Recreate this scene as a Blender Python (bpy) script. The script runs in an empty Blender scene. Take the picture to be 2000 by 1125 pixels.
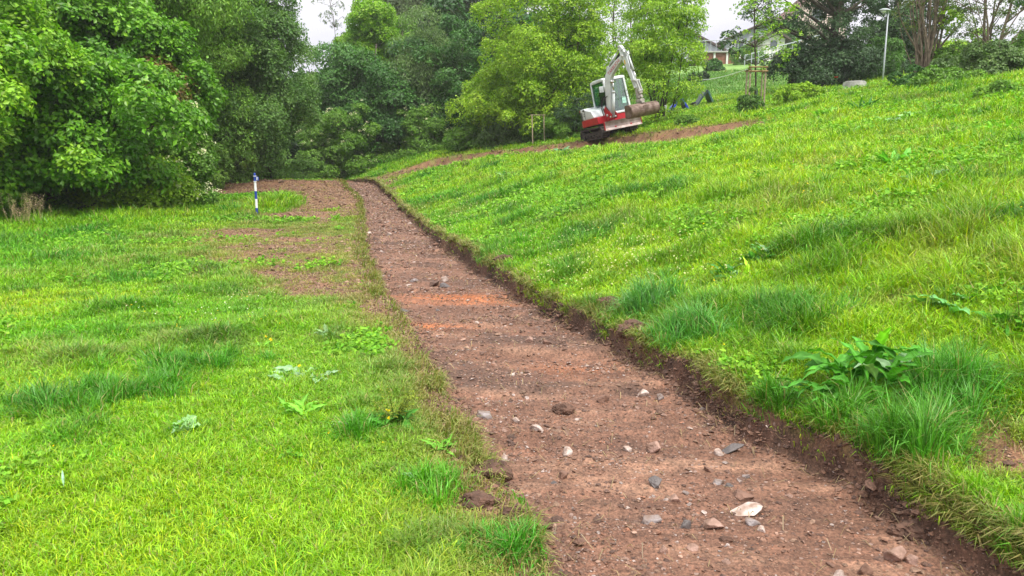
import bpy, math, random
import numpy as np
from mathutils import Matrix, Vector

# ------------------------------------------------------------------ camera, sky, sun, exposure
sc = bpy.context.scene
col = sc.collection
PITCH = 9.9
EYE = 1.6
cam_data = bpy.data.cameras.new("camera")
cam = bpy.data.objects.new("camera", cam_data)
col.objects.link(cam)
cam.location = (0, 0, EYE)
cam.rotation_euler = (math.radians(90 - PITCH), 0, 0)
cam_data.sensor_width = 36.0
cam_data.lens = 36.0 * 1444.0 / 2000.0
cam_data.clip_start = 0.05
cam_data.clip_end = 3000
sc.camera = cam

SUN_EL, SUN_AZ = 58.0, 150.0          # degrees; azimuth clockwise from +Y
world = bpy.data.worlds.new("World")
sc.world = world
world.use_nodes = True
nt = world.node_tree
nt.nodes.clear()
n_out = nt.nodes.new('ShaderNodeOutputWorld')
n_bg = nt.nodes.new('ShaderNodeBackground')
n_sky = nt.nodes.new('ShaderNodeTexSky')
n_sky.sky_type = 'NISHITA'
n_sky.sun_disc = False
n_sky.sun_elevation = math.radians(SUN_EL)
n_sky.sun_rotation = math.radians(SUN_AZ)
n_sky.air_density = 1.0
n_sky.dust_density = 2.0
n_tc = nt.nodes.new('ShaderNodeTexCoord')
n_map = nt.nodes.new('ShaderNodeMapping')
n_map.inputs['Scale'].default_value = (1.0, 1.0, 2.6)
n_noi = nt.nodes.new('ShaderNodeTexNoise')
n_noi.inputs['Scale'].default_value = 3.2
n_noi.inputs['Detail'].default_value = 5
n_ramp = nt.nodes.new('ShaderNodeValToRGB')
n_ramp.color_ramp.elements[0].position = 0.34
n_ramp.color_ramp.elements[0].color = (3.7, 3.65, 4.45, 1)
n_ramp.color_ramp.elements[1].position = 0.62
n_ramp.color_ramp.elements[1].color = (5.0, 4.95, 5.4, 1)
n_mix = nt.nodes.new('ShaderNodeMixRGB')
n_mix.inputs[0].default_value = 0.93
nt.links.new(n_tc.outputs['Generated'], n_map.inputs['Vector'])
nt.links.new(n_map.outputs[0], n_noi.inputs['Vector'])
nt.links.new(n_noi.outputs['Fac'], n_ramp.inputs[0])
nt.links.new(n_sky.outputs[0], n_mix.inputs[1])
nt.links.new(n_ramp.outputs[0], n_mix.inputs[2])
# overcast sky: three times brighter overhead than at the horizon
n_sep = nt.nodes.new('ShaderNodeSeparateXYZ'); nt.links.new(n_tc.outputs['Generated'], n_sep.inputs[0])
n_mr = nt.nodes.new('ShaderNodeMapRange'); n_mr.inputs['From Min'].default_value = 0; n_mr.inputs['From Max'].default_value = 1
n_mr.inputs['To Min'].default_value = 0.0; n_mr.inputs['To Max'].default_value = 1.0
nt.links.new(n_sep.outputs['Z'], n_mr.inputs['Value'])
n_mul = nt.nodes.new('ShaderNodeVectorMath'); n_mul.operation = 'MULTIPLY'
n_cc = nt.nodes.new('ShaderNodeVectorMath'); n_cc.operation = 'MULTIPLY_ADD'
n_cc.inputs[1].default_value = (2.9, 2.8, 2.2); n_cc.inputs[2].default_value = (1, 1, 1)
nt.links.new(n_mix.outputs[0], n_mul.inputs[0]); nt.links.new(n_mr.outputs[0], n_cc.inputs[0]); nt.links.new(n_cc.outputs[0], n_mul.inputs[1])
nt.links.new(n_mul.outputs[0], n_bg.inputs[0])
n_bg.inputs[1].default_value = 0.10
nt.links.new(n_bg.outputs[0], n_out.inputs[0])

sun_data = bpy.data.lights.new("sun", 'SUN')
sun_data.energy = 2.6
sun_data.angle = math.radians(11)
sun_data.color = (1.0, 0.95, 0.86)
sun = bpy.data.objects.new("sun", sun_data)
col.objects.link(sun)
_a, _e = math.radians(SUN_AZ), math.radians(SUN_EL)
sd = Vector((math.sin(_a) * math.cos(_e), math.cos(_a) * math.cos(_e), math.sin(_e)))
sun.rotation_euler = sd.to_track_quat('Z', 'Y').to_euler()

sc.view_settings.view_transform = 'Standard'
sc.view_settings.look = 'None'
sc.view_settings.gamma = 1
sc.view_settings.exposure = 0.74
sc.render.engine = 'CYCLES'
sc.cycles.use_denoising = True
sc.cycles.max_bounces = 6
sc.cycles.diffuse_bounces = 3
sc.cycles.glossy_bounces = 2
sc.cycles.transmission_bounces = 4
sc.cycles.transparent_max_bounces = 6
sc.cycles.caustics_reflective = False
sc.cycles.caustics_refractive = False

# ------------------------------------------------------------------ helpers
R = np.random.RandomState(11)
random.seed(5)
def lin(r, g, b):
    return tuple(((c / 255) / 12.92 if c / 255 <= 0.04045 else ((c / 255 + 0.055) / 1.055) ** 2.4) for c in (r, g, b))

def _h(ix, iy, seed):
    h = (ix.astype(np.int64) * 374761393 + iy.astype(np.int64) * 668265263 + seed * 1442695041) & 0xffffffff
    h = ((h ^ (h >> 13)) * 1274126177) & 0xffffffff
    return ((h ^ (h >> 16)) & 0xffff) / 65535.0
def vnoise(x, y, seed=0):
    x = np.asarray(x, float); y = np.asarray(y, float)
    ix = np.floor(x); iy = np.floor(y)
    fx = x - ix; fy = y - iy
    fx = fx * fx * (3 - 2 * fx); fy = fy * fy * (3 - 2 * fy)
    ix = ix.astype(np.int64); iy = iy.astype(np.int64)
    a = _h(ix, iy, seed); b = _h(ix + 1, iy, seed); c = _h(ix, iy + 1, seed); d = _h(ix + 1, iy + 1, seed)
    return (a + (b - a) * fx) * (1 - fy) + (c + (d - c) * fx) * fy
def fbm(x, y, octs=4, seed=0, gain=0.5):
    """about -1..1"""
    s = 0; a = 1; t = 0
    c, n = math.cos(0.6), math.sin(0.6)
    for i in range(octs):
        s = s + a * (vnoise(x, y, seed + i * 17) * 2 - 1)
        t += a; a *= gain
        x, y = (x * c - y * n) * 2.03 + 5.1, (x * n + y * c) * 2.03 + 9.7
    return s / t
def sst(a, b, x):
    t = np.clip((x - a) / (b - a), 0, 1)
    return t * t * (3 - 2 * t)

def mesh_np(name, V, quads=None, tris=None, mat=None, colors=None, parent=None, smooth=False, loc=None):
    """one mesh object from arrays; colors is per vertex (N,3)"""
    me = bpy.data.meshes.new(name)
    V = np.asarray(V, np.float32)
    parts = []; sizes = []
    if quads is not None and len(quads): parts.append(np.asarray(quads, np.int32).ravel()); sizes.append(np.full(len(quads), 4, np.int32))
    if tris is not None and len(tris): parts.append(np.asarray(tris, np.int32).ravel()); sizes.append(np.full(len(tris), 3, np.int32))
    lv = np.concatenate(parts); sz = np.concatenate(sizes)
    st = np.concatenate([[0], np.cumsum(sz)[:-1]]).astype(np.int32)
    me.vertices.add(len(V)); me.vertices.foreach_set('co', V.ravel())
    me.loops.add(len(lv)); me.loops.foreach_set('vertex_index', lv)
    me.polygons.add(len(sz)); me.polygons.foreach_set('loop_start', st)
    me.polygons.foreach_set('use_smooth', np.full(len(sz), bool(smooth)))
    me.update(calc_edges=True)
    if colors is not None:
        at = me.color_attributes.new('Col', 'FLOAT_COLOR', 'POINT')
        c4 = np.ones((len(V), 4), np.float32); c4[:, :3] = colors
        at.data.foreach_set('color', c4.ravel())
    if mat is not None: me.materials.append(mat)
    o = bpy.data.objects.new(name, me)
    col.objects.link(o)
    if parent is not None: o.parent = parent
    if loc is not None: o.location = loc
    return o

def tag(o, label=None, cat=None, group=None, kind=None):
    if label: o['label'] = label
    if cat: o['category'] = cat
    if group: o['group'] = group
    if kind: o['kind'] = kind
    return o
def empty(name, loc=(0, 0, 0), label=None, cat=None, group=None, rz=0.0):
    o = bpy.data.objects.new(name, None)
    o.empty_display_size = 0.2
    col.objects.link(o)
    o.location = loc; o.rotation_euler = (0, 0, rz)
    return tag(o, label, cat, group)

class MB:
    """collects shapes and links them as ONE mesh"""
    def __init__(s): s.V = []; s.F = []; s.C = []
    def add(s, V, F, c=None):
        b = len(s.V)
        s.V += [tuple(v) for v in V]
        s.F += [tuple(b + i for i in f) for f in F]
        return s
    def box(s, c, d, rot=None, taper=1.0):
        x, y, z = [k / 2 for k in d]
        P = [(-x, -y, -z), (x, -y, -z), (x, y, -z), (-x, y, -z), (-x * taper, -y * taper, z), (x * taper, -y * taper, z), (x * taper, y * taper, z), (-x * taper, y * taper, z)]
        P = [Vector(p) for p in P]
        if rot is not None: P = [rot @ p for p in P]
        P = [p + Vector(c) for p in P]
        return s.add(P, [(0, 3, 2, 1), (4, 5, 6, 7), (0, 1, 5, 4), (1, 2, 6, 5), (2, 3, 7, 6), (3, 0, 4, 7)])
    def tube(s, pts, rad, n=8, cap=True):
        pts = [Vector(p) for p in pts]
        if not hasattr(rad, '__len__'): rad = [rad] * len(pts)
        b = len(s.V); u = None
        for i, p in enumerate(pts):
            d = (pts[min(i + 1, len(pts) - 1)] - pts[max(i - 1, 0)]).normalized()
            if u is None:
                u = d.cross(Vector((0.31, 0.17, 0.93)))
                if u.length < 0.15: u = d.cross(Vector((1, 0, 0)))
            u = (u - d * u.dot(d)).normalized()
            w = d.cross(u)
            for k in range(n):
                a = 2 * math.pi * k / n
                s.V.append(tuple(p + (u * math.cos(a) + w * math.sin(a)) * rad[i]))
        for i in range(len(pts) - 1):
            for k in range(n):
                k2 = (k + 1) % n
                s.F.append((b + i * n + k, b + i * n + k2, b + (i + 1) * n + k2, b + (i + 1) * n + k))
        if cap:
            s.F.append(tuple(b + k for k in range(n))[::-1])
            s.F.append(tuple(b + (len(pts) - 1) * n + k for k in range(n)))
        return s
    def prism(s, prof, y0, y1, axis='y'):
        """prof: (x,z) polygon extruded along y (or (x,y) along z when axis is z)"""
        n = len(prof)
        if axis == 'y':
            A = [(p[0], y0, p[1]) for p in prof]; B = [(p[0], y1, p[1]) for p in prof]
        elif axis == 'x':
            A = [(y0, p[0], p[1]) for p in prof]; B = [(y1, p[0], p[1]) for p in prof]
        else:
            A = [(p[0], p[1], y0) for p in prof]; B = [(p[0], p[1], y1) for p in prof]
        F = [tuple(range(n)), tuple(range(2 * n - 1, n - 1, -1))]
        for i in range(n):
            j = (i + 1) % n
            F.append((i, n + i, n + j, j))
        return s.add(A + B, F)
    def build(s, name, mat, parent=None, bevel=0.0, smooth=False, loc=None, seg=2):
        me = bpy.data.meshes.new(name)
        me.from_pydata(s.V, [], s.F)
        me.materials.append(mat)
        me.update()
        import bmesh
        bm = bmesh.new(); bm.from_mesh(me)
        bmesh.ops.recalc_face_normals(bm, faces=bm.faces)
        if bevel > 0:
            ed = [e for e in bm.edges if len(e.link_faces) == 2 and e.calc_face_angle(0) > 0.5]
            bmesh.ops.bevel(bm, geom=ed, offset=bevel, segments=seg, affect='EDGES', profile=0.5, clamp_overlap=True)
        bm.to_mesh(me); bm.free()
        if smooth: me.polygons.foreach_set('use_smooth', [True] * len(me.polygons))
        o = bpy.data.objects.new(name, me)
        col.objects.link(o)
        if parent is not None: o.parent = parent
        if loc is not None: o.location = loc
        return o

# ------------------------------------------------------------------ materials
def mat_basic(name, color, rough=0.6, metal=0.0, noise=0.0, nscale=8.0, bump=0.0, bscale=40.0, dark=None, spec=0.5):
    m = bpy.data.materials.new(name); m.use_nodes = True
    t = m.node_tree; b = t.nodes['Principled BSDF']
    b.inputs['Roughness'].default_value = rough
    b.inputs['Metallic'].default_value = metal
    b.inputs['Specular IOR Level'].default_value = spec
    tc = t.nodes.new('ShaderNodeTexCoord')
    if noise > 0:
        n = t.nodes.new('ShaderNodeTexNoise'); n.inputs['Scale'].default_value = nscale; n.inputs['Detail'].default_value = 6
        t.links.new(tc.outputs['Object'], n.inputs['Vector'])
        r = t.nodes.new('ShaderNodeValToRGB')
        r.color_ramp.elements[0].position = 0.38; r.color_ramp.elements[1].position = 0.62
        dk = dark or tuple(c * (1 - noise) for c in color)
        r.color_ramp.elements[0].color = (*dk, 1); r.color_ramp.elements[1].color = (*color, 1)
        t.links.new(n.outputs['Fac'], r.inputs[0]); t.links.new(r.outputs[0], b.inputs['Base Color'])
    else:
        b.inputs['Base Color'].default_value = (*color, 1)
    if bump > 0:
        n2 = t.nodes.new('ShaderNodeTexNoise'); n2.inputs['Scale'].default_value = bscale; n2.inputs['Detail'].default_value = 5
        t.links.new(tc.outputs['Object'], n2.inputs['Vector'])
        bp = t.nodes.new('ShaderNodeBump'); bp.inputs['Strength'].default_value = bump; bp.inputs['Distance'].default_value = 0.02
        t.links.new(n2.outputs['Fac'], bp.inputs['Height']); t.links.new(bp.outputs[0], b.inputs['Normal'])
    return m

def mat_leaf(name, trans=0.3, rough=0.45, spec=0.3):
    """vertex colour leaf: principled + translucent"""
    m = bpy.data.materials.new(name); m.use_nodes = True
    t = m.node_tree; b = t.nodes['Principled BSDF']; out = t.nodes['Material Output']
    a = t.nodes.new('ShaderNodeAttribute'); a.attribute_name = 'Col'
    t.links.new(a.outputs['Color'], b.inputs['Base Color'])
    b.inputs['Roughness'].default_value = rough
    b.inputs['Specular IOR Level'].default_value = spec
    tr = t.nodes.new('ShaderNodeBsdfTranslucent')
    g = t.nodes.new('ShaderNodeMixRGB'); g.blend_type = 'MULTIPLY'; g.inputs[0].default_value = 1
    g.inputs[2].default_value = (1.2, 1.4, 0.45, 1)
    t.links.new(a.outputs['Color'], g.inputs[1]); t.links.new(g.outputs[0], tr.inputs[0])
    mx = t.nodes.new('ShaderNodeMixShader'); mx.inputs[0].default_value = trans
    t.links.new(b.outputs[0], mx.inputs[1]); t.links.new(tr.outputs[0], mx.inputs[2])
    t.links.new(mx.outputs[0], out.inputs[0])
    return m

M_GRASS = mat_leaf('grass_blades', 0.27, 0.42, 0.38)
M_LEAF = mat_leaf('tree_leaves', 0.28, 0.42, 0.35)
M_WEED = mat_leaf('weed_leaves', 0.25, 0.55, 0.15)
M_BARK = mat_basic('bark', (0.085, 0.066, 0.05), 0.85, noise=0.5, nscale=9, bump=0.6, bscale=30)
M_BARK_PALE = mat_basic('pale_bark', (0.22, 0.17, 0.125), 0.85, noise=0.5, nscale=7, bump=0.6, bscale=30)
# ------------------------------------------------------------------ the lie of the land
_RY = np.array([-20, 0, 2.3, 2.84, 3.39, 4.55, 6.03, 8.8, 12.3, 16, 26, 36, 41, 45, 60.])
_RX = np.array([8.2, 2.7, 2.10, 2.02, 1.92, 1.46, 1.10, .16, -.80, -1.78, -4.1, -6.5, -8.1, -10.6, -22])
_LY = np.array([-20, 0, 2.3, 2.94, 3.56, 5.02, 6.53, 8.89, 13.77, 25, 36, 41, 45, 60.])
_LX = np.array([6.0, .68, .21, .11, -.07, -.43, -.90, -1.57, -2.74, -5.0, -8.1, -9.9, -12.6, -24])
_yy = np.linspace(-20, 60, 4001)
def _smooth(a, k):
    w = np.hanning(k); w /= w.sum()
    return np.convolve(np.pad(a, k // 2, mode='reflect', reflect_type='odd'), w, mode='valid')[:len(a)]
_xr = _smooth(np.interp(_yy, _RY, _RX), 61)
_xl = _smooth(np.interp(_yy, _LY, _LX), 61)
def edge_r(y):
    amp = np.clip(1 - (y - 25) / 25, 0.3, 1)
    return np.interp(y, _yy, _xr) + amp * (0.09 * fbm(y * 1.1, y * 0 + 3.3, 3, 5) + 0.055 * fbm(y * 6, y * 0 + 1.3, 3, 6))
def edge_l(y):
    amp = np.clip(1 - (y - 25) / 25, 0.3, 1)
    return np.interp(y, _yy, _xl) + amp * (0.12 * fbm(y * 0.9, y * 0 + 7.3, 3, 15) + 0.05 * fbm(y * 5, y * 0 + 2.3, 3, 16))
_FS = np.array([-1, 0, 1, 4.5, 9.4, 12, 16, 20, 27, 40, 60, 100, 400.])
_FZ = np.array([0, .09, .34, 1.30, 2.15, 2.72, 3.50, 4.15, 5.2, 6.8, 8.2, 10, 12.])
_ss = np.linspace(-5, 400, 8101)
_fz = _smooth(np.interp(np.maximum(_ss, 0), _FS, _FZ), 41)
_fz = np.where(_ss < 1.2, np.interp(_ss, [-5, 0, 1.2], [.06, .06, float(np.interp(1.2, _ss, _fz))]), _fz)
_BY = np.array([-400, 10, 20, 30, 38, 44, 60, 80, 1000])
_BL = np.array([0, 0, .08, .28, .45, .38, -.6, -1.2, -1.2])
_BR = np.array([0, 0, .08, .25, .40, .42, .4, .4, .4])
def trench_end(y):
    return 1 - sst(41.5, 43.5, y)
def land(x, y):
    """height without the dug path"""
    x = np.asarray(x, float); y = np.asarray(y, float)
    s = x - np.interp(y, _yy, _xr)
    bl = np.interp(y, _BY, _BL); br = np.interp(y, _BY, _BR)
    k = sst(-3, 2, s)
    z = bl * (1 - k) + br * k
    z = z + np.where(s > 0, np.interp(s, _ss, _fz), 0)
    z = z + 0.145 * np.maximum(0, y - 56) * sst(8, 25, s) * (1 - 0.75 * sst(95, 140, y))
    z = z + 0.05 * np.maximum(0, y - 140) * 0.25
    # lumps: broad swells, hummocks
    r = np.hypot(x, y)
    z = z + 0.10 * fbm(x * .16, y * .16, 3, 31) * sst(3, 12, r) + 0.035 * fbm(x * .9, y * .9, 3, 32)
    z = z + 0.02 * fbm(x * 3.1, y * 3.1, 2, 33) * np.clip(1.3 - r / 40, 0, 1)
    # far left bank goes down gently to the wood
    z = z - 0.25 * sst(-9, -16, s)
    # spoil heap behind the marker post
    z = z + 0.20 * np.exp(-((x + 11.0) / 3.6) ** 2 - ((y - 35.0) / 2.2) ** 2)
    z = z + 0.30 * np.exp(-((x + 6.9 + (y - 22) * .12) / 0.55) ** 2 - ((y - 24.5) / 2.6) ** 2) * 0
    # the strip dug along the slope by the digger: cut into the uphill side
    d, side = strip_dist(x, y)
    z = z - 0.34 * (1 - sst(1.5, 1.85, d)) * (0.25 + 0.75 * side)
    return z
_STRIP = np.array([(-4.6, 38.8), (-3.0, 37.0), (0.2, 33.6), (3.0, 30.2), (5.0, 27.0), (6.1, 24.4)])
def strip_dist(x, y):
    best = np.full(np.shape(x), 1e9); sd = np.zeros(np.shape(x))
    for (x0, y0), (x1, y1) in zip(_STRIP[:-1], _STRIP[1:]):
        dx, dy = x1 - x0, y1 - y0; L = dx * dx + dy * dy
        t = np.clip(((x - x0) * dx + (y - y0) * dy) / L, 0, 1)
        px, py = x - x0 - t * dx, y - y0 - t * dy
        d = np.hypot(px, py)
        s = np.where(dx * py - dy * px > 0, 1.0, 0.0)
        m = d < best
        best = np.where(m, d, best); sd = np.where(m, s, sd)
    return best * (1 + 0.3 * fbm(x * .9, y * .9, 3, 41)), sd
def H(x, y):
    x = np.asarray(x, float); y = np.asarray(y, float)
    z = land(x, y)
    xr = edge_r(y); xl = edge_l(y)
    b = x - xr + 0.045 * fbm(x * 4, y * 4, 3, 51)      # + outside on the right
    a = xl - x + 0.06 * fbm(x * 3, y * 3, 3, 52)       # + outside on the left
    te = trench_end(y)
    bl = np.interp(y, _BY, _BL)
    mid = (x - xl) / np.maximum(xr - xl, 0.2)
    near = np.clip(1.4 - y / 20, 0.35, 1)
    fl = bl - 0.085 - 0.045 * np.clip(mid, 0, 1)
    tread = fbm(x * .5 + 3, y * 2.6, 3, 61)
    fl = fl + (0.036 * tread + 0.022 * fbm(x * .7 + 9, y * 6.5, 3, 66) + 0.030 * sst(.30, .55, fbm(x * .35, y * 1.9 + 3, 2, 67)) + 0.022 * fbm(x * 2.2, y * 3.4, 4, 62) + 0.010 * fbm(x * 11, y * 13, 3, 63) + 0.004 * fbm(x * 41, y * 41, 2, 64)) * near
    fl = fl + 0.006 * fbm(x * 2, y * 20, 3, 68) * near
    for y0_, a_, w_ in ((6.45, .045, .07), (4.35, .035, .09), (5.3, .025, .06), (7.6, .03, .06), (9.7, .035, .07), (3.4, .02, .08), (11.6, .03, .08), (14.0, .04, .1)):
        q_ = y - y0_ - .12 * x - .10 * fbm(x * 1.1, y * 0 + y0_, 3, 69)
        fl = fl + a_ * (np.exp(-(q_ / w_) ** 2) - .8 * np.exp(-((q_ + 1.9 * w_) / (1.3 * w_)) ** 2)) * (.65 + .6 * fbm(x * 2.4, y * 2.4, 3, 70))
    fl = fl + 0.035 * sst(0.35, 0.0, -b) * (0.6 + 0.5 * fbm(x * 5, y * 5, 3, 65))      # earth fallen at the foot of the bank
    ins_r = sst(0.008, -0.048, b); ins_l = sst(0.04, -0.10, a)
    ins = ins_r * ins_l * te
    lip = 0.035 * np.exp(-((b - 0.12) / 0.12) ** 2) * (0.6 + 0.8 * fbm(x * 2.5, y * 2.5, 3, 53)) * te
    wall = ins * (1 - ins) * 4
    z = (z + lip) * (1 - ins) + fl * ins + wall * 0.055 * fbm(x * 12, y * 12, 3, 54)
    return z
def hit(px, py, lo=1.5, hi=160):
    """where the sight line through photo point (px,py) (2000 px wide) meets the land"""
    th = math.radians(PITCH); u = (px - 1000) / 1444.; v = -(py - 562.5) / 1444.
    d = np.array([u, math.cos(th) + v * math.sin(th), -math.sin(th) + v * math.cos(th)])
    t = np.exp(np.linspace(math.log(lo), math.log(hi), 3000))
    X, Y, Z = d[0] * t, d[1] * t, EYE + d[2] * t
    below = Z < land(X, Y)
    if not below.any():
        i = len(t) - 1
    else:
        i = int(np.argmax(below))
    return float(X[i]), float(Y[i]), float(H(X[i:i+1], Y[i:i+1])[0])
def col_at(px, Y):
    """x of photo column px at distance Y, and the land there"""
    th = math.radians(PITCH); x = (px - 1000) / 1444. * Y
    for _ in range(4):
        z = float(land(np.array([x]), np.array([float(Y)]))[0])
        x = (px - 1000) / 1444. * (Y * math.cos(th) - (z + 1.0 - EYE) * math.sin(th))
    return x, Y, float(H(np.array([x]), np.array([float(Y)]))[0])

# bare earth zones: centre, radii (m), strength; in world metres
_Z = []
def zone(px, py, rx, ry, k=1.0):
    x, y, z = hit(px, py); _Z.append((x, y, rx, ry, k))
for a in [(640, 385, 2.1, 6.5, 1.5), (600, 418, 1.9, 1.6, 1.3), (660, 362, 2.6, 5, 1.5), (480, 458, 1.5, 1.1, .95), (560, 470, 1.6, 1.0, .8),
          (560, 535, .8, .55, .85), (600, 520, .6, .4, .7), (700, 500, .45, 1.5, .7), (400, 372, 2.6, 3.0, 2.0), (500, 362, 4.0, 2.6, 2.0), (455, 374, 2.4, 2.0, 1.6),
          (560, 490, 1.8, 2.6, .84), (640, 545, 1.2, 2.0, .78), (700, 575, .5, 1.4, .8), (712, 445, .5, 3.5, .75), (703, 400, .6, 6, 1.1), (690, 370, .9, 8, 1.2), (450, 470, 1.2, 1.0, .7), (500, 535, .9, .8, .5), (740, 600, .34, .8, 1.2), (725, 540, .3, 1.0, .9), (775, 640, .28, .8, .8), (700, 640, .5, .8, .52), (850, 720, .2, .5, .6), (700, 590, .5, .5, .35), (880, 800, .22, .5, .5), (1000, 985, .28, .12, 1.6), (960, 930, .22, .12, 1.2),
          (930, 975, .12, .08, 1.6), (800, 880, .2, .12, .2), (290, 960, .1, .05, .6), (700, 1055, .12, .05, .7), (475, 730, .15, .1, .8), (205, 492, .3, .2, .7),
          (1215, 600, .35, .25, 1.2), (1240, 650, .2, .2, 1.1), (1950, 880, .30, .28, .85), (1990, 830, .25, .35, .7), (1740, 590, .4, .25, .6), (1960, 800, .2, .3, .5),
          (1340, 710, .15, .35, .7), (1440, 770, .12, .2, .7), (1290, 320, .6, .5, .0), (1680, 175, 1.6, 1.2, .6), (1340, 215, 2.0, 2.4, .62), (1430, 205, 2.4, 2.4, .62), (1500, 190, 2.0, 1.6, .5)]:
    zone(*a)
def bare(x, y):
    """0 grass .. 1 earth"""
    d = np.zeros(np.shape(x))
    for cx, cy, rx, ry, k in _Z:
        q = ((x - cx) / rx) ** 2 + ((y - cy) / ry) ** 2
        d = np.maximum(d, k * np.exp(-q * 0.9))
    d = d - 1.6 * np.exp(-((x + 7.5 + .2 * (y - 24)) / .55) ** 2 - ((y - 24.2) / 2.6) ** 2)
    n = fbm(x * 1.7, y * 1.7, 4, 71); n2 = fbm(x * 7, y * 7, 3, 72)
    d = sst(0.34, 0.88, d + 0.40 * n * sst(0.03, .4, d) + 0.12 * n + 0.30 * n2 * sst(0.05, .3, d))
    sdist, side = strip_dist(x, y)
    d = np.maximum(d, 1 - sst(1.75, 2.5, sdist + .45 * n2 + .35 * n))
    # thin scrappy edge along both lips
    xr = edge_r(y); xl = edge_l(y)
    b = x - xr; a = xl - x
    te = trench_end(y)
    d = np.maximum(d, te * (1 - sst(0.0, 0.10, b + 0.07 * n2)) * (b > -.2))
    d = np.maximum(d, te * (1 - sst(0.05, 0.30, a + 0.16 * n2)) * (a > -.2))
    inside = (b < 0) & (a < 0) & (y < 43)
    return np.where(inside, 1.0, d)

# ---- ground mesh
def spaced(lo, hi, first, g):
    v = [lo]; st = first
    while v[-1] < hi: v.append(v[-1] + st); st *= g
    v[-1] = hi
    return np.array(v)
rows = [-60, -30, -12, -5, -1.5, 0.0, 0.7, 1.2, 1.6]
y = 1.9
while y < 46: rows.append(y); y += max(0.011, 0.0046 * y)
while y < 130: rows.append(y); y *= 1.013
while y < 1500: rows.append(y); y *= 1.12
rows = np.array(rows + [1500.0])
tin = np.concatenate([np.linspace(0, .10, 12), np.linspace(.115, .87, 70), np.linspace(.88, 1, 20)])
offR = np.concatenate([spaced(0.009, 0.3, 0.009, 1.0), spaced(0.32, 3.0, 0.022, 1.022), spaced(3.08, 40, 0.08, 1.03), spaced(42, 900, 3, 1.16)])
offL = np.concatenate([spaced(0.012, 0.35, 0.012, 1.0), spaced(0.37, 4.0, 0.026, 1.02), spaced(4.1, 40, 0.09, 1.035), spaced(43, 900, 3, 1.16)])[::-1]
Y = rows[:, None]
xl = edge_l(Y) ; xr = edge_r(Y)
w = sst(45, 60, Y)
X = np.concatenate([xl - offL[None, :], xl + (xr - xl) * tin[None, :], xr + offR[None, :]], axis=1)
YY = np.broadcast_to(Y, X.shape).copy()
ZZ = H(X, YY)
nr, nc = X.shape
V = np.stack([X, YY, ZZ], -1).reshape(-1, 3)
B = bare(X, YY)
# colours of the ground sheet: the soil and thatch themselves
n1 = fbm(X * 2.2, YY * 2.2, 4, 81)[..., None]; n3 = fbm(X * .7, YY * .7, 4, 83)[..., None]; n4 = fbm(X * 18, YY * 18, 3, 84)[..., None]
soil = np.array([0.165, 0.088, 0.052]) * (1 + 0.35 * n1 + 0.25 * n4) * (1 + .15 * n3)
thatch = np.array([0.060, 0.125, 0.010]) * (1 + 0.35 * n1 + .2 * n4)
straw = np.array([0.30, 0.27, 0.085]) * (1 + .3 * n4)
mixed = soil + (straw - soil) * sst(.05, .5, fbm(X * 5, YY * 5, 4, 85))[..., None] * .5
Bc = B[..., None]
hillc = sst(45, 52, YY)[..., None]
C = thatch * (1 - Bc) + (mixed * .55 + soil * .45) * Bc
# far field colour is grass colour
far = sst(22, 55, np.hypot(X, YY))[..., None]
C = C * (1 - far * (1 - Bc)) + ((np.array([0.165, 0.30, 0.028]) * (1 - hillc) + np.array([0.13, 0.25, 0.05]) * hillc) * (1 + .25 * n3 + .15 * n1)) * far * (1 - Bc)
fl_in = ((X > xl) & (X < xr))
floorc = np.array([0.142, 0.073, 0.049])
pale = np.array([0.235, 0.136, 0.093])
orange = np.array([0.36, 0.115, 0.035])
dk = np.array([0.068, 0.040, 0.031])
streak = .6 * fbm(X * .9 + 2, YY * 4.0, 4, 91) + .4 * fbm(X * 4 + 2, YY * 9.0, 3, 93)
fc = floorc + (pale - floorc) * sst(-.05, .5, streak)[..., None]
fc = fc + (dk - fc) * (sst(.0, .45, fbm(X * 1.4, YY * 2.6 + 4, 4, 92)) * .8)[..., None]
# damp, darker strip up the middle far away
om = 1.15 * np.exp(-((X + 0.75) / .65) ** 2 - ((YY - 9.0) / .30) ** 2) + .8 * np.exp(-((X + 0.9) / .5) ** 2 - ((YY - 7.35) / .15) ** 2) + .55 * np.exp(-((X + .2) / .8) ** 2 - ((YY - 8.6) / .12) ** 2) + .4 * np.exp(-((X - .5) / .4) ** 2 - ((YY - 5.9) / .3) ** 2)
fc = fc + (orange - fc) * np.clip(om * (0.75 + .9 * streak), 0, 1)[..., None]
fc = fc * (1 + .34 * sst(-.5, .5, fbm(X * 1.6, YY * 17, 3, 95))[..., None] - .17)
fc = fc * (1 + .30 * n4 + .22 * fbm(X * 45, YY * 45, 2, 94)[..., None])
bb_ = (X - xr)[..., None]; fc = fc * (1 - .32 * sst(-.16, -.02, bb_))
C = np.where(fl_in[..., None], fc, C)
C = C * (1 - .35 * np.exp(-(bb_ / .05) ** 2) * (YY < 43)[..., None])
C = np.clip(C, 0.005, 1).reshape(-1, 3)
idx = np.arange(nr * nc).reshape(nr, nc)
Q = np.stack([idx[:-1, :-1], idx[:-1, 1:], idx[1:, 1:], idx[1:, :-1]], -1)
c0 = len(offL)
isfl = np.zeros((nr - 1, nc - 1), bool)
isfl[:, c0 - 3:c0 + len(tin) + 2] = True
isfl &= (rows[:-1, None] > -1e9) & (rows[:-1, None] < 43.5)
Qf = Q[isfl]; Qg = Q[~isfl]

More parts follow.
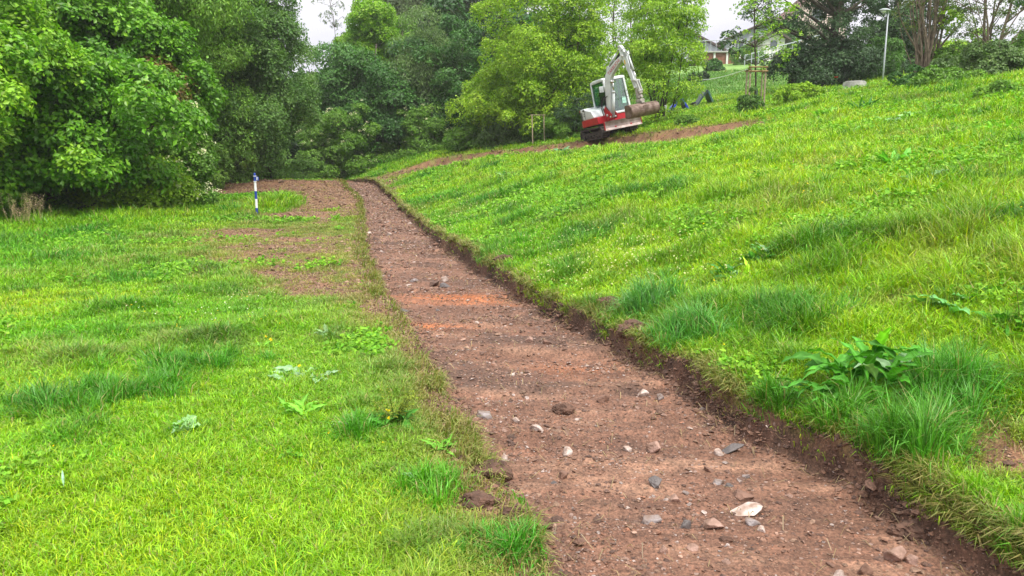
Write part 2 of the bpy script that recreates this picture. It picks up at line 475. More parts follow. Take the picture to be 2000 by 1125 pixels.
def mat_ground(name, stones):
    m = bpy.data.materials.new(name); m.use_nodes = True
    t = m.node_tree; b = t.nodes['Principled BSDF']
    b.inputs['Roughness'].default_value = 0.75 if stones else 0.85
    b.inputs['Specular IOR Level'].default_value = 0.35
    a = t.nodes.new('ShaderNodeAttribute'); a.attribute_name = 'Col'
    tc = t.nodes.new('ShaderNodeTexCoord')
    n = t.nodes.new('ShaderNodeTexNoise'); n.inputs['Scale'].default_value = 55; n.inputs['Detail'].default_value = 8; n.inputs['Roughness'].default_value = .7
    t.links.new(tc.outputs['Object'], n.inputs['Vector'])
    r = t.nodes.new('ShaderNodeValToRGB')
    r.color_ramp.elements[0].position = .33; r.color_ramp.elements[0].color = (.32, .30, .29, 1)
    r.color_ramp.elements[1].position = .66; r.color_ramp.elements[1].color = (1.7, 1.66, 1.6, 1)
    t.links.new(n.outputs['Fac'], r.inputs[0])
    mx = t.nodes.new('ShaderNodeMixRGB'); mx.blend_type = 'MULTIPLY'; mx.inputs[0].default_value = 1
    t.links.new(a.outputs['Color'], mx.inputs[1]); t.links.new(r.outputs[0], mx.inputs[2])
    last = mx.outputs[0]
    hsum = n.outputs['Fac']
    if stones:
        for sc_, thr, colr in ((38, .05, (.28, .20, .17, 1)), (90, .12, (.26, .16, .11, 1))):
            v = t.nodes.new('ShaderNodeTexVoronoi'); v.inputs['Scale'].default_value = sc_; v.feature = 'F1'
            t.links.new(tc.outputs['Object'], v.inputs['Vector'])
            sepa = t.nodes.new('ShaderNodeSeparateColor'); t.links.new(v.outputs['Color'], sepa.inputs[0])
            lt = t.nodes.new('ShaderNodeMath'); lt.operation = 'LESS_THAN'; lt.inputs[1].default_value = thr
            t.links.new(sepa.outputs[0], lt.inputs[0])
            d = t.nodes.new('ShaderNodeMath'); d.operation = 'LESS_THAN'; d.inputs[1].default_value = .38
            t.links.new(v.outputs['Distance'], d.inputs[0])
            mu = t.nodes.new('ShaderNodeMath'); mu.operation = 'MULTIPLY'
            t.links.new(lt.outputs[0], mu.inputs[0]); t.links.new(d.outputs[0], mu.inputs[1])
            mu2 = t.nodes.new('ShaderNodeMath'); mu2.operation = 'MULTIPLY'; mu2.inputs[1].default_value = .7
            t.links.new(mu.outputs[0], mu2.inputs[0])
            m2 = t.nodes.new('ShaderNodeMixRGB'); m2.inputs[2].default_value = colr
            t.links.new(mu2.outputs[0], m2.inputs[0]); t.links.new(last, m2.inputs[1])
            last = m2.outputs[0]
            ad = t.nodes.new('ShaderNodeMath'); ad.operation = 'ADD'
            t.links.new(hsum, ad.inputs[0]); t.links.new(mu2.outputs[0], ad.inputs[1]); hsum = ad.outputs[0]
    t.links.new(last, b.inputs['Base Color'])
    bp = t.nodes.new('ShaderNodeBump'); bp.inputs['Strength'].default_value = 0.9; bp.inputs['Distance'].default_value = .012
    t.links.new(hsum, bp.inputs['Height']); t.links.new(bp.outputs[0], b.inputs['Normal'])
    return m
M_GROUND = mat_ground('turf_soil', False)
M_FLOOR = mat_ground('red_dug_earth', True)
def submesh(name, Q, mat, kind, label=None):
    used = np.unique(Q); remap = np.full(len(V), -1); remap[used] = np.arange(len(used))
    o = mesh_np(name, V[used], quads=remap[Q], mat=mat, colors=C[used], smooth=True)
    return tag(o, label, None, None, kind)
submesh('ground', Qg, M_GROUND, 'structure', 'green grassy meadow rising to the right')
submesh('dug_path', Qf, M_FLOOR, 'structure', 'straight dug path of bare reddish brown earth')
# ------------------------------------------------------------------ grass
def blades(P, L, W, lean_dir, lean, Cc, name, mat, tip=0.05, label=None, cat=None, group=None, kind=None, parent=None, origin=None):
    """P (N,3) roots, L lengths, W widths, lean_dir (N,) angle, lean (N,) 0 upright .. 1 flat"""
    N = len(P)
    d = np.stack([np.cos(lean_dir), np.sin(lean_dir), np.zeros(N)], 1)
    fa = lean_dir + math.pi / 2 + R.uniform(-.9, .9, N)
    side = np.stack([np.cos(fa), np.sin(fa), np.zeros(N)], 1)
    up = np.array([0, 0, 1.0])
    a1 = lean * 0.75; a2 = np.minimum(lean * 2.1 + .12, 2.0)
    s1 = d * np.sin(a1)[:, None] + up * np.cos(a1)[:, None]
    s2 = d * np.sin(a2)[:, None] + up * np.cos(a2)[:, None]
    Lc = L[:, None]
    p0 = P - up * 0.01; p1 = P + s1 * Lc * .55; p2 = p1 + s2 * Lc * .45
    w = side * (W[:, None] * .5)
    V = np.empty((N, 5, 3)); V[:, 0] = p0 - w * .8; V[:, 1] = p0 + w * .8; V[:, 2] = p1 + w; V[:, 3] = p1 - w; V[:, 4] = p2
    b = np.arange(N)[:, None] * 5
    q = b + np.array([[0, 1, 2, 3]]); t = b + np.array([[3, 2, 4]])
    CC = np.repeat(Cc[:, None, :], 5, 1)
    V = V.reshape(-1, 3)
    if origin is not None: V = V - np.array(origin)
    o = mesh_np(name, V, quads=q, tris=t, mat=mat, colors=CC.reshape(-1, 3), parent=parent, loc=origin)
    return tag(o, label, cat, group, kind)

def grass_color(x, y, n_):
    """per tuft colour"""
    a = fbm(x * .35, y * .35, 4, 101); b2 = fbm(x * 1.1, y * 1.1, 3, 102); c = fbm(x * .12 + 4, y * .12, 3, 103)
    vivid = np.array([0.140, 0.370, 0.007]); yel = np.array([0.285, 0.460, 0.012]); deep = np.array([0.038, 0.185, 0.012]); blue = np.array([.065, .20, .055])
    s = x - np.interp(y, _yy, _xr)
    k = sst(-.45, .55, a + .25 * c + .62 * sst(.5, 7, s) - .15 * (s < 0))[:, None]
    C = vivid * (1 - k) + yel * k
    dkk = np.maximum(sst(.16, .58, b2 - .15 * a), .7 * sst(.15, .55, fbm(x * 3.1, y * 3.1, 3, 109)))[:, None]
    C = C * (1 - .85 * dkk) + deep * .85 * dkk
    C = C * R.uniform(.62, 1.35, len(x))[:, None]
    hue = R.uniform(0, 1, (len(x), 1)); C = np.where(hue < .12, C * [1.5, 1.12, 1.3], np.where(hue > .90, C * [.6, .85, 1.6], C))
    hl_ = sst(45, 52, y)[:, None]; C = C * (1 - hl_) + np.array([.115, .25, .045]) * R.uniform(.8, 1.2, (len(x), 1)) * hl_
    return C, dkk[:, 0]
def scatter(n, r0, r1, k, rmin):
    """n candidates, density falling as 1/r^2 beyond k"""
    u = R.uniform(0, 1, n)
    # below k uniform density, above k ~1/r^2
    A1 = .5 * (k * k - r0 * r0); A2 = k * k * math.log(r1 / k)
    f = A1 / (A1 + A2)
    r = np.where(u < f, np.sqrt(r0 * r0 + 2 * A1 * np.clip(u / f, 0, 1)), k * np.exp(np.clip((u - f) / (1 - f), 0, 1) * math.log(r1 / k)))
    th = R.uniform(-.80, .80, n)
    return r * np.sin(th), r * np.cos(th), r

NT = 135000
tx, ty, tr = scatter(NT, 1.9, 75, 5.5, 2)
_nx, _ny, _nr = scatter(34000, 1.9, 9, 5.0, 2)
tx = np.concatenate([tx, _nx]); ty = np.concatenate([ty, _ny]); tr = np.concatenate([tr, _nr]); NT = len(tx)
tB = bare(tx, ty)
in_tr = (tx > edge_l(ty) - .03) & (tx < edge_r(ty) + .03) & (ty < 43)
keep = (~in_tr) & (R.uniform(0, 1, NT) > tB ** 1.3 * .97)
tx, ty, tr, tB = [q[keep] for q in (tx, ty, tr, tB)]
tC, tD = grass_color(tx, ty, None)
s_ = tx - np.interp(ty, _yy, _xr)
strawc = np.array([.36, .31, .11])
dry = np.clip(tB * 1.1 + .55 * sst(.22, .6, fbm(tx * .8, ty * .8, 3, 105)) * R.uniform(0, 1, len(tx)), 0, .85)[:, None]
# pale worn turf left of the path
worn = (np.exp(-((tx + 2.9 + .27 * (ty - 12)) / 1.3) ** 2 - ((ty - 12.5) / 4.5) ** 2) + .9 * np.exp(-((tx + 4.9) / 2.0) ** 2 - ((ty - 16) / 4) ** 2) + .9 * np.exp(-((edge_l(ty) - tx) / .5) ** 2) * (ty < 14))
dry = np.clip(dry + .62 * worn[:, None] * (.5 + R.uniform(0, 1, (len(tx), 1))), 0, .85)
tC = tC * (1 - dry) + strawc * dry * R.uniform(.6, 1.1, (len(tx), 1))
# lengths (m)
hl = 0.072 + .03 * fbm(tx * .5, ty * .5, 3, 106) + .06 * tD
hl = hl + .07 * sst(.3, 3, s_) + .05 * sst(-5, -9, s_) * sst(5, 14, ty) 
hl = hl + .28 * np.exp(-((tx + 7.5) / .7) ** 2 - ((ty - 23.5) / 2.2) ** 2) + .10 * np.exp(-((tx + 10) / 2.6) ** 2 - ((ty - 20) / 3.0) ** 2) + .22 * sst(-11.5, -14, tx + (ty - 19) * .1) * (ty < 30)
hl = hl * (1 - .55 * np.clip(worn, 0, 1)) * (1 - .45 * tB)
cell = .70 + 1.0 * vnoise(tx * 3.3, ty * 3.3, 107) * vnoise(tx * 1.3, ty * 1.3, 108)
hl = np.maximum(hl * cell * (1 + .006 * tr), .03) * R.uniform(.6, 1.5, len(tx))
NB = 16
N = len(tx) * NB
ti = np.repeat(np.arange(len(tx)), NB)
sp = ((0.014 + 0.0048 * tr) * R.uniform(.6, 1.5, len(tr)))[ti]
bx = tx[ti] + R.normal(0, 1, N) * sp; by = ty[ti] + R.normal(0, 1, N) * sp
bz = H(bx, by)
ok = ~((bx > edge_l(by) + .02) & (bx < edge_r(by) - .02) & (by < 43))
od = np.arctan2(by - ty[ti], bx - tx[ti]) + R.normal(0, .5, N)
# slope side tufts hang a little downhill, and everything leans with a light common wind
off_ = np.hypot(bx - tx[ti], by - ty[ti]) / sp
lean = np.clip(R.gamma(2.2, .15, N) + .22 * off_, 0, 1.25)
L = hl[ti] * R.uniform(.55, 1.3, N)
Wd = (0.0017 + 0.00068 * tr[ti]) * R.uniform(.7, 1.35, N)
Cb = tC[ti] * R.uniform(.78, 1.22, (N, 1)) * (1 + R.uniform(-.12, .12, (N, 3)))
dead = R.uniform(0, 1, N) < .035
Cb[dead] = strawc * R.uniform(.6, 1.1, (dead.sum(), 1))
blades(np.stack([bx, by, bz], 1)[ok], L[ok], Wd[ok], od[ok], lean[ok], np.clip(Cb[ok], 0, .9), 'grass', M_GRASS, label='vivid green meadow grass on both sides of the dug path', kind='stuff')

def edge_grass():
    """dry, ragged grass hanging over both lips"""
    n = 36000
    u = R.uniform(0, 1, n); y = 2.0 * np.exp(u * math.log(42 / 2.0))
    right = R.uniform(0, 1, n) < .58
    e = np.where(right, edge_r(y) + np.abs(R.normal(0, .06, n)) + .012, edge_l(y) - np.abs(R.normal(0, .10, n)) - .005)
    cl = sst(-.25, .35, fbm(y * 3.0, right * 9.0, 3, 111))
    keep = R.uniform(0, 1, n) < .15 + .85 * cl
    y, e, right, cl = y[keep], e[keep], right[keep], cl[keep]; n = len(y)
    P = np.stack([e, y, H(e, y)], 1)
    dirn = np.where(right, math.pi, 0.0) + R.normal(0, .9, n) - .3
    lean = np.clip(R.normal(.75, .3, n), .1, 1.3)
    Lh = R.uniform(.05, .15, n) * (.8 + .4 * cl) * (1 + .01 * y)
    W = (0.0025 + .0008 * y) * R.uniform(.7, 1.3, n)
    k = R.uniform(0, 1, (n, 1))
    C = np.array([.36, .29, .11]) * k + np.array([.16, .26, .03]) * (1 - k)
    C = C * R.uniform(.6, 1.1, (n, 1))
    blades(P, Lh, W, dirn, lean, C, 'dry_edge_grass', M_GRASS, label='dry frayed grass hanging over the edges of the dug path', kind='stuff')
edge_grass()

def tuft(px, py, n, rad, Lm, colr, label, name='grass_tuft', wide=1.0, spread=.35, group=None, at_=None, dz=0.0):
    x, y, z = at_ or hit(px, py)
    n = int(n * 1.15); ns = max(5, int(15 * (rad / .3) ** 1.3)); rs = rad * (1.7 / math.sqrt(ns)) + .02
    sx = R.normal(0, .55, ns) * rad; sy = R.normal(0, .42, ns) * rad; sh = R.uniform(.45, 1.15, ns); sl = R.uniform(0, 2 * math.pi, ns)
    k = R.randint(0, ns, n)
    r = np.abs(R.normal(0, .6, n)) * rs; a = R.uniform(0, 2 * math.pi, n)
    bx = x + sx[k] + r * np.cos(a); by = y + sy[k] + r * np.sin(a); bz = H(bx, by) + dz
    inside = (bx > edge_l(by)) & (bx < edge_r(by))
    sel = ~inside | (at_ is not None)
    bx, by, bz, a, r, k = bx[sel], by[sel], bz[sel], a[sel], r[sel], k[sel]; n = len(bx)
    q = np.hypot(bx - x, (by - y) * 1.2) / rad
    lean = np.clip(spread * (r / rs) * 1.1 + R.gamma(2, .12, n) + .1 * q, 0, 1.35)
    L = Lm * sh[k] * R.uniform(.45, 1.2, n) * np.clip(1.15 - .38 * q, .35, 1.2)
    W = (.0026 + .0005 * y) * wide * R.uniform(.6, 1.4, n)
    vv = np.array([0.105, 0.330, 0.008]); m = R.uniform(0, .5, (n, 1)) * np.clip(q, .2, 1)[:, None] + .22
    C = (np.array(colr) * (1 - m) + vv * m) * R.uniform(.6, 1.4, (n, 1)) * (1 + R.uniform(-.12, .12, (n, 3)))
    st_ = R.uniform(0, 1, n) < .05; C[st_] = np.array([.34, .30, .12])
    ld = np.where(R.uniform(0, 1, n) < .35, sl[k], a) + R.normal(0, .5, n)
    return blades(np.stack([bx, by, bz], 1), L, W, ld, lean, np.clip(C, 0, .9), name, M_GRASS, label=label, cat='grass tuft', group=group, origin=(x, y, z))
DEEP = (.05, .20, .014); BLUEG = (.13, .32, .11); YG = (.22, .42, .02); VG = (.10, .30, .015)
tuft(1745, 900, 3300, .28, .34, (.075, .24, .028), 'large deep green grass tuft hanging over the path edge below the dock plant')
tuft(1850, 790, 2900, .34, .36, (.075, .26, .035), 'tall broad grass tuft growing right behind the dock plant')
tuft(1640, 830, 1600, .22, .26, (.08, .26, .02), 'grass tuft between the dock plant and the path edge')
tuft(1510, 795, 1100, .16, .22, (.07, .23, .02), 'small dark grass tuft at the lip just before the dock plant')
tuft(1900, 985, 700, .17, .15, YG, 'yellow green grass tuft on the crumbling bank at the lower right corner')
tuft(1990, 1110, 600, .16, .18, (.12, .30, .02), 'grass tuft in the bottom right corner of the view')
tuft(1265, 605, 1500, .28, .40, BLUEG, 'blue grey grass tuft beside the bare patch on the path edge')
tuft(1345, 665, 1800, .30, .38, (.085, .27, .06), 'bluish green grass tuft on the right of the blue grey one')
tuft(1500, 620, 900, .45, .30, DEEP, 'dark green grass tuft on the slope above the dock plant')
tuft(1570, 630, 700, .4, .28, (.06, .20, .025), 'dark green grass tuft beside the other one up the slope')
tuft(960, 500, 500, .28, .26, (.12, .24, .05), 'lone grass tuft perched on the right lip halfway along the path')
tuft(990, 1085, 1500, .20, .15, (.05, .235, .02), 'dense rich green grass tuft at the left path corner nearest the viewer')
tuft(1050, 1000, 450, .085, .11, (.10, .26, .02), 'little turf tuft on the earth clod leaning over the path', dz=.075)
tuft(250, 780, 2600, .42, .26, DEEP, 'wide dark green grass tuft at the far left of the lawn')
tuft(370, 720, 2000, .38, .22, (.05, .20, .02), 'dark green grass tuft next to the wide one on the lawn')
tuft(90, 800, 900, .35, .22, (.06, .20, .035), 'bluish dark grass tuft by the left border of the view')
tuft(700, 850, 700, .22, .18, (.07, .25, .02), 'green grass tuft under the small bushy weed left of the path')
tuft(240, 550, 500, .45, .22, DEEP, 'dark grass tuft far out on the left lawn')
tuft(390, 535, 500, .45, .12, (.20, .26, .12), 'greyish flattened grass tuft beside the churned earth')
tuft(860, 960, 900, .22, .16, (.10, .30, .02), 'fresh green grass tuft on the lawn beside the left path edge')
# ------------------------------------------------------------------ trees
def leaf_quads(A, n_per, spread, size, normal, cols, flat=.35, elong=1.9, droop=0.0, cvar=.34):
    """A (M,3) spray anchors, normal (M,3) facing of the spray; returns V,Q,C of folded diamond leaves"""
    M = len(A); N = M * n_per
    i = np.repeat(np.arange(M), n_per)
    nn = normal[i]
    # tangent frame
    ref = np.where(np.abs(nn[:, 2:3]) > .9, [[1., 0, 0]], [[0, 0, 1.]])
    t1 = np.cross(nn, ref); t1 /= np.linalg.norm(t1, axis=1)[:, None]
    t2 = np.cross(nn, t1)
    a = R.uniform(0, 2 * math.pi, N); r = np.sqrt(R.uniform(0, 1, N)) * spread
    c = A[i] + t1 * (r * np.cos(a))[:, None] + t2 * (r * np.sin(a))[:, None] + nn * (R.normal(0, 1, N) * spread * flat)[:, None]
    c[:, 2] -= droop * r
    # leaf direction: outward from the spray centre plus noise
    ld = t1 * np.cos(a)[:, None] + t2 * np.sin(a)[:, None] + R.normal(0, .45, (N, 3))
    ld[:, 2] -= droop
    ld /= np.linalg.norm(ld, axis=1)[:, None]
    ln = nn + R.normal(0, .42, (N, 3))
    sd_ = np.cross(ld, ln); sd_ /= np.linalg.norm(sd_, axis=1)[:, None] + 1e-9
    ln = np.cross(sd_, ld)
    s = size * R.uniform(.6, 1.3, N)[:, None]
    V = np.empty((N, 4, 3))
    V[:, 0] = c - ld * s * .5
    V[:, 2] = c + ld * s * .5
    V[:, 1] = c + sd_ * s * .5 / elong * 1.15 + ln * s * .08
    V[:, 3] = c - sd_ * s * .5 / elong * 1.15 + ln * s * .08
    Q = np.arange(N * 4).reshape(N, 4)
    C = cols[i] * R.uniform(1 - cvar, 1 + cvar, (N, 1)) * (1 + R.uniform(-.07, .07, (N, 3)))
    return V.reshape(-1, 3), Q, np.repeat(np.clip(C, .003, .9), 4, 0)

def fib(n):
    k = np.arange(n) + .5
    ph = np.arccos(1 - 2 * k / n); th = math.pi * (1 + 5 ** .5) * k
    return np.stack([np.cos(th) * np.sin(ph), np.sin(th) * np.sin(ph), np.cos(ph)], 1)

def crown(c, rad, nb, bsize, sprays, leaf, n_per, pal, spread=None, flatb=.78, upn=.5, shell=.82, inner=.22, elong=1.9, droop=.15, hang=0.0, lowcut=-.92, noise=.22, gaps=0.0, fuzz=.09):
    """clumps (blobs) on an uneven ellipsoid, each carrying leafy sprays on its outer side"""
    c = np.array(c, float); rad = np.array(rad, float)
    spread = (spread or bsize * .28) * .85; leaf = leaf * .80; sprays = int(sprays * 1.4)
    d = fib(nb) + R.normal(0, .12, (nb, 3)); d /= np.linalg.norm(d, axis=1)[:, None]
    d = d[d[:, 2] > lowcut]; nb = len(d)
    rr = np.where(R.uniform(0, 1, nb) < inner, R.uniform(.3, .7, nb), R.uniform(shell - .12, shell + .12, nb)) * (1 + noise * R.normal(0, 1, nb))
    bc = c + d * rr[:, None] * rad
    bs = bsize * R.uniform(.45, 1.4, nb)
    if gaps > 0:
        k = R.uniform(0, 1, nb) > gaps; bc, bs, d = bc[k], bs[k], d[k]; nb = len(bc)
    bcol = R.uniform(0, 1, nb)
    w = bs ** 2; w /= w.sum()
    bi = R.choice(nb, sprays, p=w)
    sdv = R.normal(0, 1, (sprays, 3)); sdv[:, 2] = sdv[:, 2] * .8 + .35
    sdv += d[bi] * .55
    sdv /= np.linalg.norm(sdv, axis=1)[:, None]
    rad_b = bs[bi] * R.uniform(.72, 1.05, sprays) * (1 + fuzz * np.abs(R.normal(0, 1, sprays)))
    A = bc[bi] + sdv * rad_b[:, None] * np.array([1, 1, flatb])
    if hang > 0:
        A[:, 2] -= R.exponential(hang, sprays)
    nrm = sdv * (1 - upn) + np.array([0, 0, upn]) + R.normal(0, .18, (sprays, 3))
    nrm /= np.linalg.norm(nrm, axis=1)[:, None]
    pal = np.array(pal)
    t = np.clip(.42 * bcol[bi] + .58 * R.uniform(0, 1, sprays) ** 1.1, 0, .999) * (len(pal) - 1)
    i0 = t.astype(int); f = (t - i0)[:, None]
    cc = pal[i0] * (1 - f) + pal[np.minimum(i0 + 1, len(pal) - 1)] * f
    return leaf_quads(A, n_per, spread, leaf, nrm, cc, elong=elong, droop=droop) + (bc, bs)

def join(parts):
    V = []; Q = []; C = []; b = 0
    for v, q, c in parts:
        V.append(v); Q.append(q + b); C.append(c); b += len(v)
    return np.concatenate(V), np.concatenate(Q), np.concatenate(C)

def limb(mb, p0, p1, r0, r1, bend=.12, n=7, sides=7):
    p0, p1 = Vector(p0), Vector(p1); L = (p1 - p0).length
    pts = []
    o1 = Vector((random.uniform(-1, 1), random.uniform(-1, 1), random.uniform(-.3, .6))) * L * bend
    o2 = Vector((random.uniform(-1, 1), random.uniform(-1, 1), random.uniform(-.3, .3))) * L * bend * .5
    for i in range(n):
        t = i / (n - 1)
        pts.append(p0.lerp(p1, t) + o1 * math.sin(math.pi * t) + o2 * math.sin(2 * math.pi * t))
    mb.tube(pts, [r0 + (r1 - r0) * (i / (n - 1)) ** .8 for i in range(n)], sides)
    return pts

def tree(name, label, base, crowns, trunks=None, trunk_r=.16, bark=None, group=None, cat='tree', limbs=26, leafmat=None, extra=None, trunk_to=.75):
    """base (x,y,z) world; crowns: list of dict for crown() with centre relative to base"""
    root = empty(name, base, label, cat, group)
    parts = []; blobs = []
    for k in crowns:
        v, q, c, bc, bs = crown(**k)
        parts.append((v, q, c)); blobs += [(Vector(b), s) for b, s in zip(bc, bs)]
    Vv, Qq, Cc = join(parts)
    mesh_np('crown' if cat == 'tree' else 'foliage', Vv, quads=Qq, mat=leafmat or M_LEAF, colors=Cc, parent=root)
    mb = MB()
    stems = trunks
    c0 = crowns[0]
    top = Vector(c0['c']) + Vector((0, 0, c0['rad'][2] * trunk_to))
    if stems is None: stems = [((0, 0, -.2), tuple(top), trunk_r)]
    lines = []
    for p0, p1, r in stems:
        pts = limb(mb, p0, p1, r, r * .25, .05, 10, 9)
        lines.append((pts, r))
    sel = sorted(range(len(blobs)), key=lambda i: -blobs[i][1])[:limbs]
    for i in sel:
        b, s = blobs[i]
        pts, r = min(lines, key=lambda l: min((p - b).length for p in l[0]))
        cand = [(p, j) for j, p in enumerate(pts) if p.z < b.z + .1] or [(pts[0], 0)]
        p, j = min(cand, key=lambda q: (q[0] - b).length + abs(q[0].z - (b.z - (b - q[0]).to_2d().length * .6)))
        rr = max(.012, r * (1 - .75 * j / len(pts)) * .55)
        limb(mb, p, b, rr, .010, .08, 6, 5)
    mb.build('trunk' if cat == 'tree' else 'stems', bark or M_BARK, root, smooth=True)
    if extra: extra(root, blobs)
    return root

def P(*c): return [np.array(x) for x in c]
PAL_SYC = P((.048, .160, .010), (.105, .275, .014), (.190, .400, .020))
PAL_MAPLE_Y = P((.10, .27, .012), (.19, .39, .018), (.30, .48, .025))
PAL_ASH = P((.105, .240, .030), (.180, .350, .045), (.25, .43, .06))
PAL_ALDER = P((.055, .140, .032), (.100, .215, .040), (.160, .300, .055))
PAL_DARK = P((.034, .110, .026), (.060, .170, .034), (.110, .250, .045))
PAL_LIME = P((.11, .27, .012), (.19, .37, .015), (.26, .44, .03))
PAL_WIL = P((.09, .16, .055), (.13, .22, .07), (.18, .28, .09))
PAL_GREY = P((.08, .125, .06), (.12, .17, .08), (.17, .22, .11))
PAL_YG = P((.15, .29, .012), (.27, .44, .018), (.36, .52, .035))
PAL_YG2 = P((.14, .28, .012), (.25, .42, .02), (.34, .50, .035))
PAL_OAK = P((.025, .065, .028), (.042, .095, .036), (.07, .14, .05))
PAL_BUSH = P((.08, .19, .02), (.13, .27, .028), (.19, .35, .04))
PAL_RED = P((0.104, 0.143, 0.026), (0.208, 0.130, 0.046), (0.065, 0.156, 0.026))
LS = 1.0
def T(px, Y): return col_at(px, Y)

# --- the near wood edge on the left
tree('sycamore_tree', 'bright yellow green maple cut by the left border above the grass', T(-60, 17.5),
     [dict(c=(0, 0, 3.6), rad=(1.9, 1.9, 3.0), nb=46, bsize=.75, sprays=3000, leaf=.17, n_per=9, pal=PAL_MAPLE_Y, droop=.3)])
tree('sycamore_tree', 'dark green sycamore with tiered leaves reaching the grass, nearest on the left', T(90, 20.5),
     [dict(c=(.2, 0, 2.2), rad=(2.9, 2.2, 2.1), nb=60, bsize=.85, sprays=4200, leaf=.19, n_per=9, pal=PAL_SYC, droop=.35, flatb=.5)])
tree('sycamore_tree', 'tall sycamore rising behind the tiered one at the left', T(165, 23.5),
     [dict(c=(0, 0, 4.7), rad=(2.2, 2.2, 2.9), nb=70, bsize=.95, sprays=4800, leaf=.19, n_per=9, pal=PAL_SYC, droop=.3, flatb=.5)])
tree('sycamore_tree', 'second yellow green maple bough mass behind the left border tree', T(20, 22.5),
     [dict(c=(0, 0, 6.0), rad=(2.2, 2.0, 3.6), nb=50, bsize=.9, sprays=3400, leaf=.18, n_per=9, pal=PAL_MAPLE_Y[:2] + PAL_SYC[2:], droop=.3)])
tree('ash_tree', 'light green ash with feathery drooping boughs over the sycamores', T(300, 28),
     [dict(c=(0, 0, 8.6), rad=(3.6, 2.6, 3.6), nb=80, bsize=1.0, sprays=5600, leaf=.20, n_per=9, pal=PAL_ASH, droop=.7, elong=3.2, upn=.35, spread=.34)], trunk_r=.2)
tree('ash_tree', 'feathery ash at the top left corner behind the maples', T(110, 29),
     [dict(c=(0, 0, 9.2), rad=(3.6, 2.6, 3.6), nb=70, bsize=1.0, sprays=4200, leaf=.20, n_per=9, pal=PAL_ASH, droop=.7, elong=3.2, upn=.35, spread=.34)], trunk_r=.2)
tree('maple_tree', 'maple with reddish brown young leaves at its right side', T(325, 24.8),
     [dict(c=(.2, 0, 3.6), rad=(1.3, 1.3, 1.9), nb=42, bsize=.8, sprays=2600, leaf=.18, n_per=9, pal=PAL_SYC, droop=.3),
      dict(c=(.5, -1.0, 3.75), rad=(.8, .6, .6), nb=14, bsize=.45, sprays=480, leaf=.16, n_per=9, pal=PAL_RED, droop=.3)])
tree('hazel_bush', 'dense green thicket filling the wood edge under the maple', T(270, 25.5),
     [dict(c=(0, 0, 1.2), rad=(1.7, 1.3, 1.5), nb=40, bsize=.6, sprays=2100, leaf=.14, n_per=9, pal=PAL_SYC, droop=.2)], cat='bush', trunk_r=.06)
def elder(name, label, px, Y, rad, h, nfl, pal=PAL_BUSH, dx=0):
    def fl(root, blobs):
        V = []; Q = []; C = []; k = 0
        for i in range(nfl):
            b, s = random.choice(blobs)
            d = Vector((random.uniform(-1, 1), random.uniform(-1, .1), random.uniform(-.1, 1))).normalized()
            p = b + d * s * random.uniform(1.1, 1.35)
            rr = random.uniform(.08, .15)
            A = np.array([[p.x, p.y, p.z]]); nn = np.array([[d.x * .5, d.y * .5 - .3, .8]]); nn /= np.linalg.norm(nn)
            v, q, c = leaf_quads(A, 16, rr, .045, nn, np.array([[.62, .62, .40]]), elong=1.1, flat=.12)
            V.append(v); Q.append(q); C.append(c)
        v, q, c = join(list(zip(V, Q, C)))
        mesh_np('blossom', v, quads=q, mat=M_WEED, colors=c, parent=root)
    return tree(name, label, T(px, Y), [dict(c=(dx, 0, h), rad=rad, nb=36, bsize=.5, sprays=2300, leaf=.13, n_per=8, pal=pal, droop=.25)], cat='bush', trunk_r=.05, extra=fl)
elder('elder_bush', 'elder bush covered with creamy white blossom at the left wood edge', 350, 23.2, (.95, .8, 1.45), 1.35, 190)
elder('elder_bush', 'pale green elder bush with a few white umbels behind the marker post on the left', 262, 21.8, (1.25, .8, .85), .7, 34, PAL_YG2)
elder('elder_bush', 'elder bush with scattered white umbels in the middle of the wood edge', 665, 44.5, (2.2, 1.5, 2.2), 2.0, 75)
elder('elder_bush', 'small flowering elder at the right end of the dark hazels', 835, 46.0, (1.6, 1.2, 1.5), 1.3, 40)

# --- alders and birches, middle left
tree('alder_tree', 'tall alder with slender trunks left of the sky gap', T(455, 35),
     [dict(c=(0, 0, 6.5), rad=(2.4, 2.2, 6.0), nb=90, bsize=.9, sprays=5200, leaf=.15, n_per=9, pal=PAL_ALDER, droop=.3, gaps=.12)], trunks=[((-.3, 0, -.2), (-.5, 0, 11), .15), ((.5, .2, -.2), (.9, .2, 10), .11), ((-.9, .1, -.2), (-1.5, .2, 9), .09)])
tree('alder_tree', 'tall bushy alder bordering the sky gap', T(520, 37),
     [dict(c=(0, 0, 6.6), rad=(1.7, 2.0, 6.3), nb=95, bsize=.9, sprays=5600, leaf=.15, n_per=9, pal=PAL_ALDER, droop=.3, gaps=.08), dict(c=(-.2, -.3, 2.6), rad=(1.5, 1.2, 1.9), nb=20, bsize=.7, sprays=1100, leaf=.15, n_per=9, pal=PAL_ALDER)], trunk_r=.2)
tree('alder_tree', 'lighter green alder behind the red tipped maple', T(400, 33),
     [dict(c=(0, 0, 7.2), rad=(2.0, 2.0, 5.6), nb=70, bsize=.9, sprays=3600, leaf=.16, n_per=9, pal=PAL_ASH, droop=.5, elong=2.6, gaps=.1)], trunk_r=.15)
tree('alder_tree', 'low leaning alder with dark branches over the shaded hollow', T(520, 39.5),
     [dict(c=(.2, 0, 3.4), rad=(2.8, 1.6, 1.8), nb=40, bsize=.7, sprays=2200, leaf=.15, n_per=9, pal=PAL_ALDER, lowcut=-.3)], trunks=[((-.2, 0, -.2), (-1.4, 0, 3.2), .13), ((-.1, 0, -.2), (1.4, 0, 3.4), .11)])
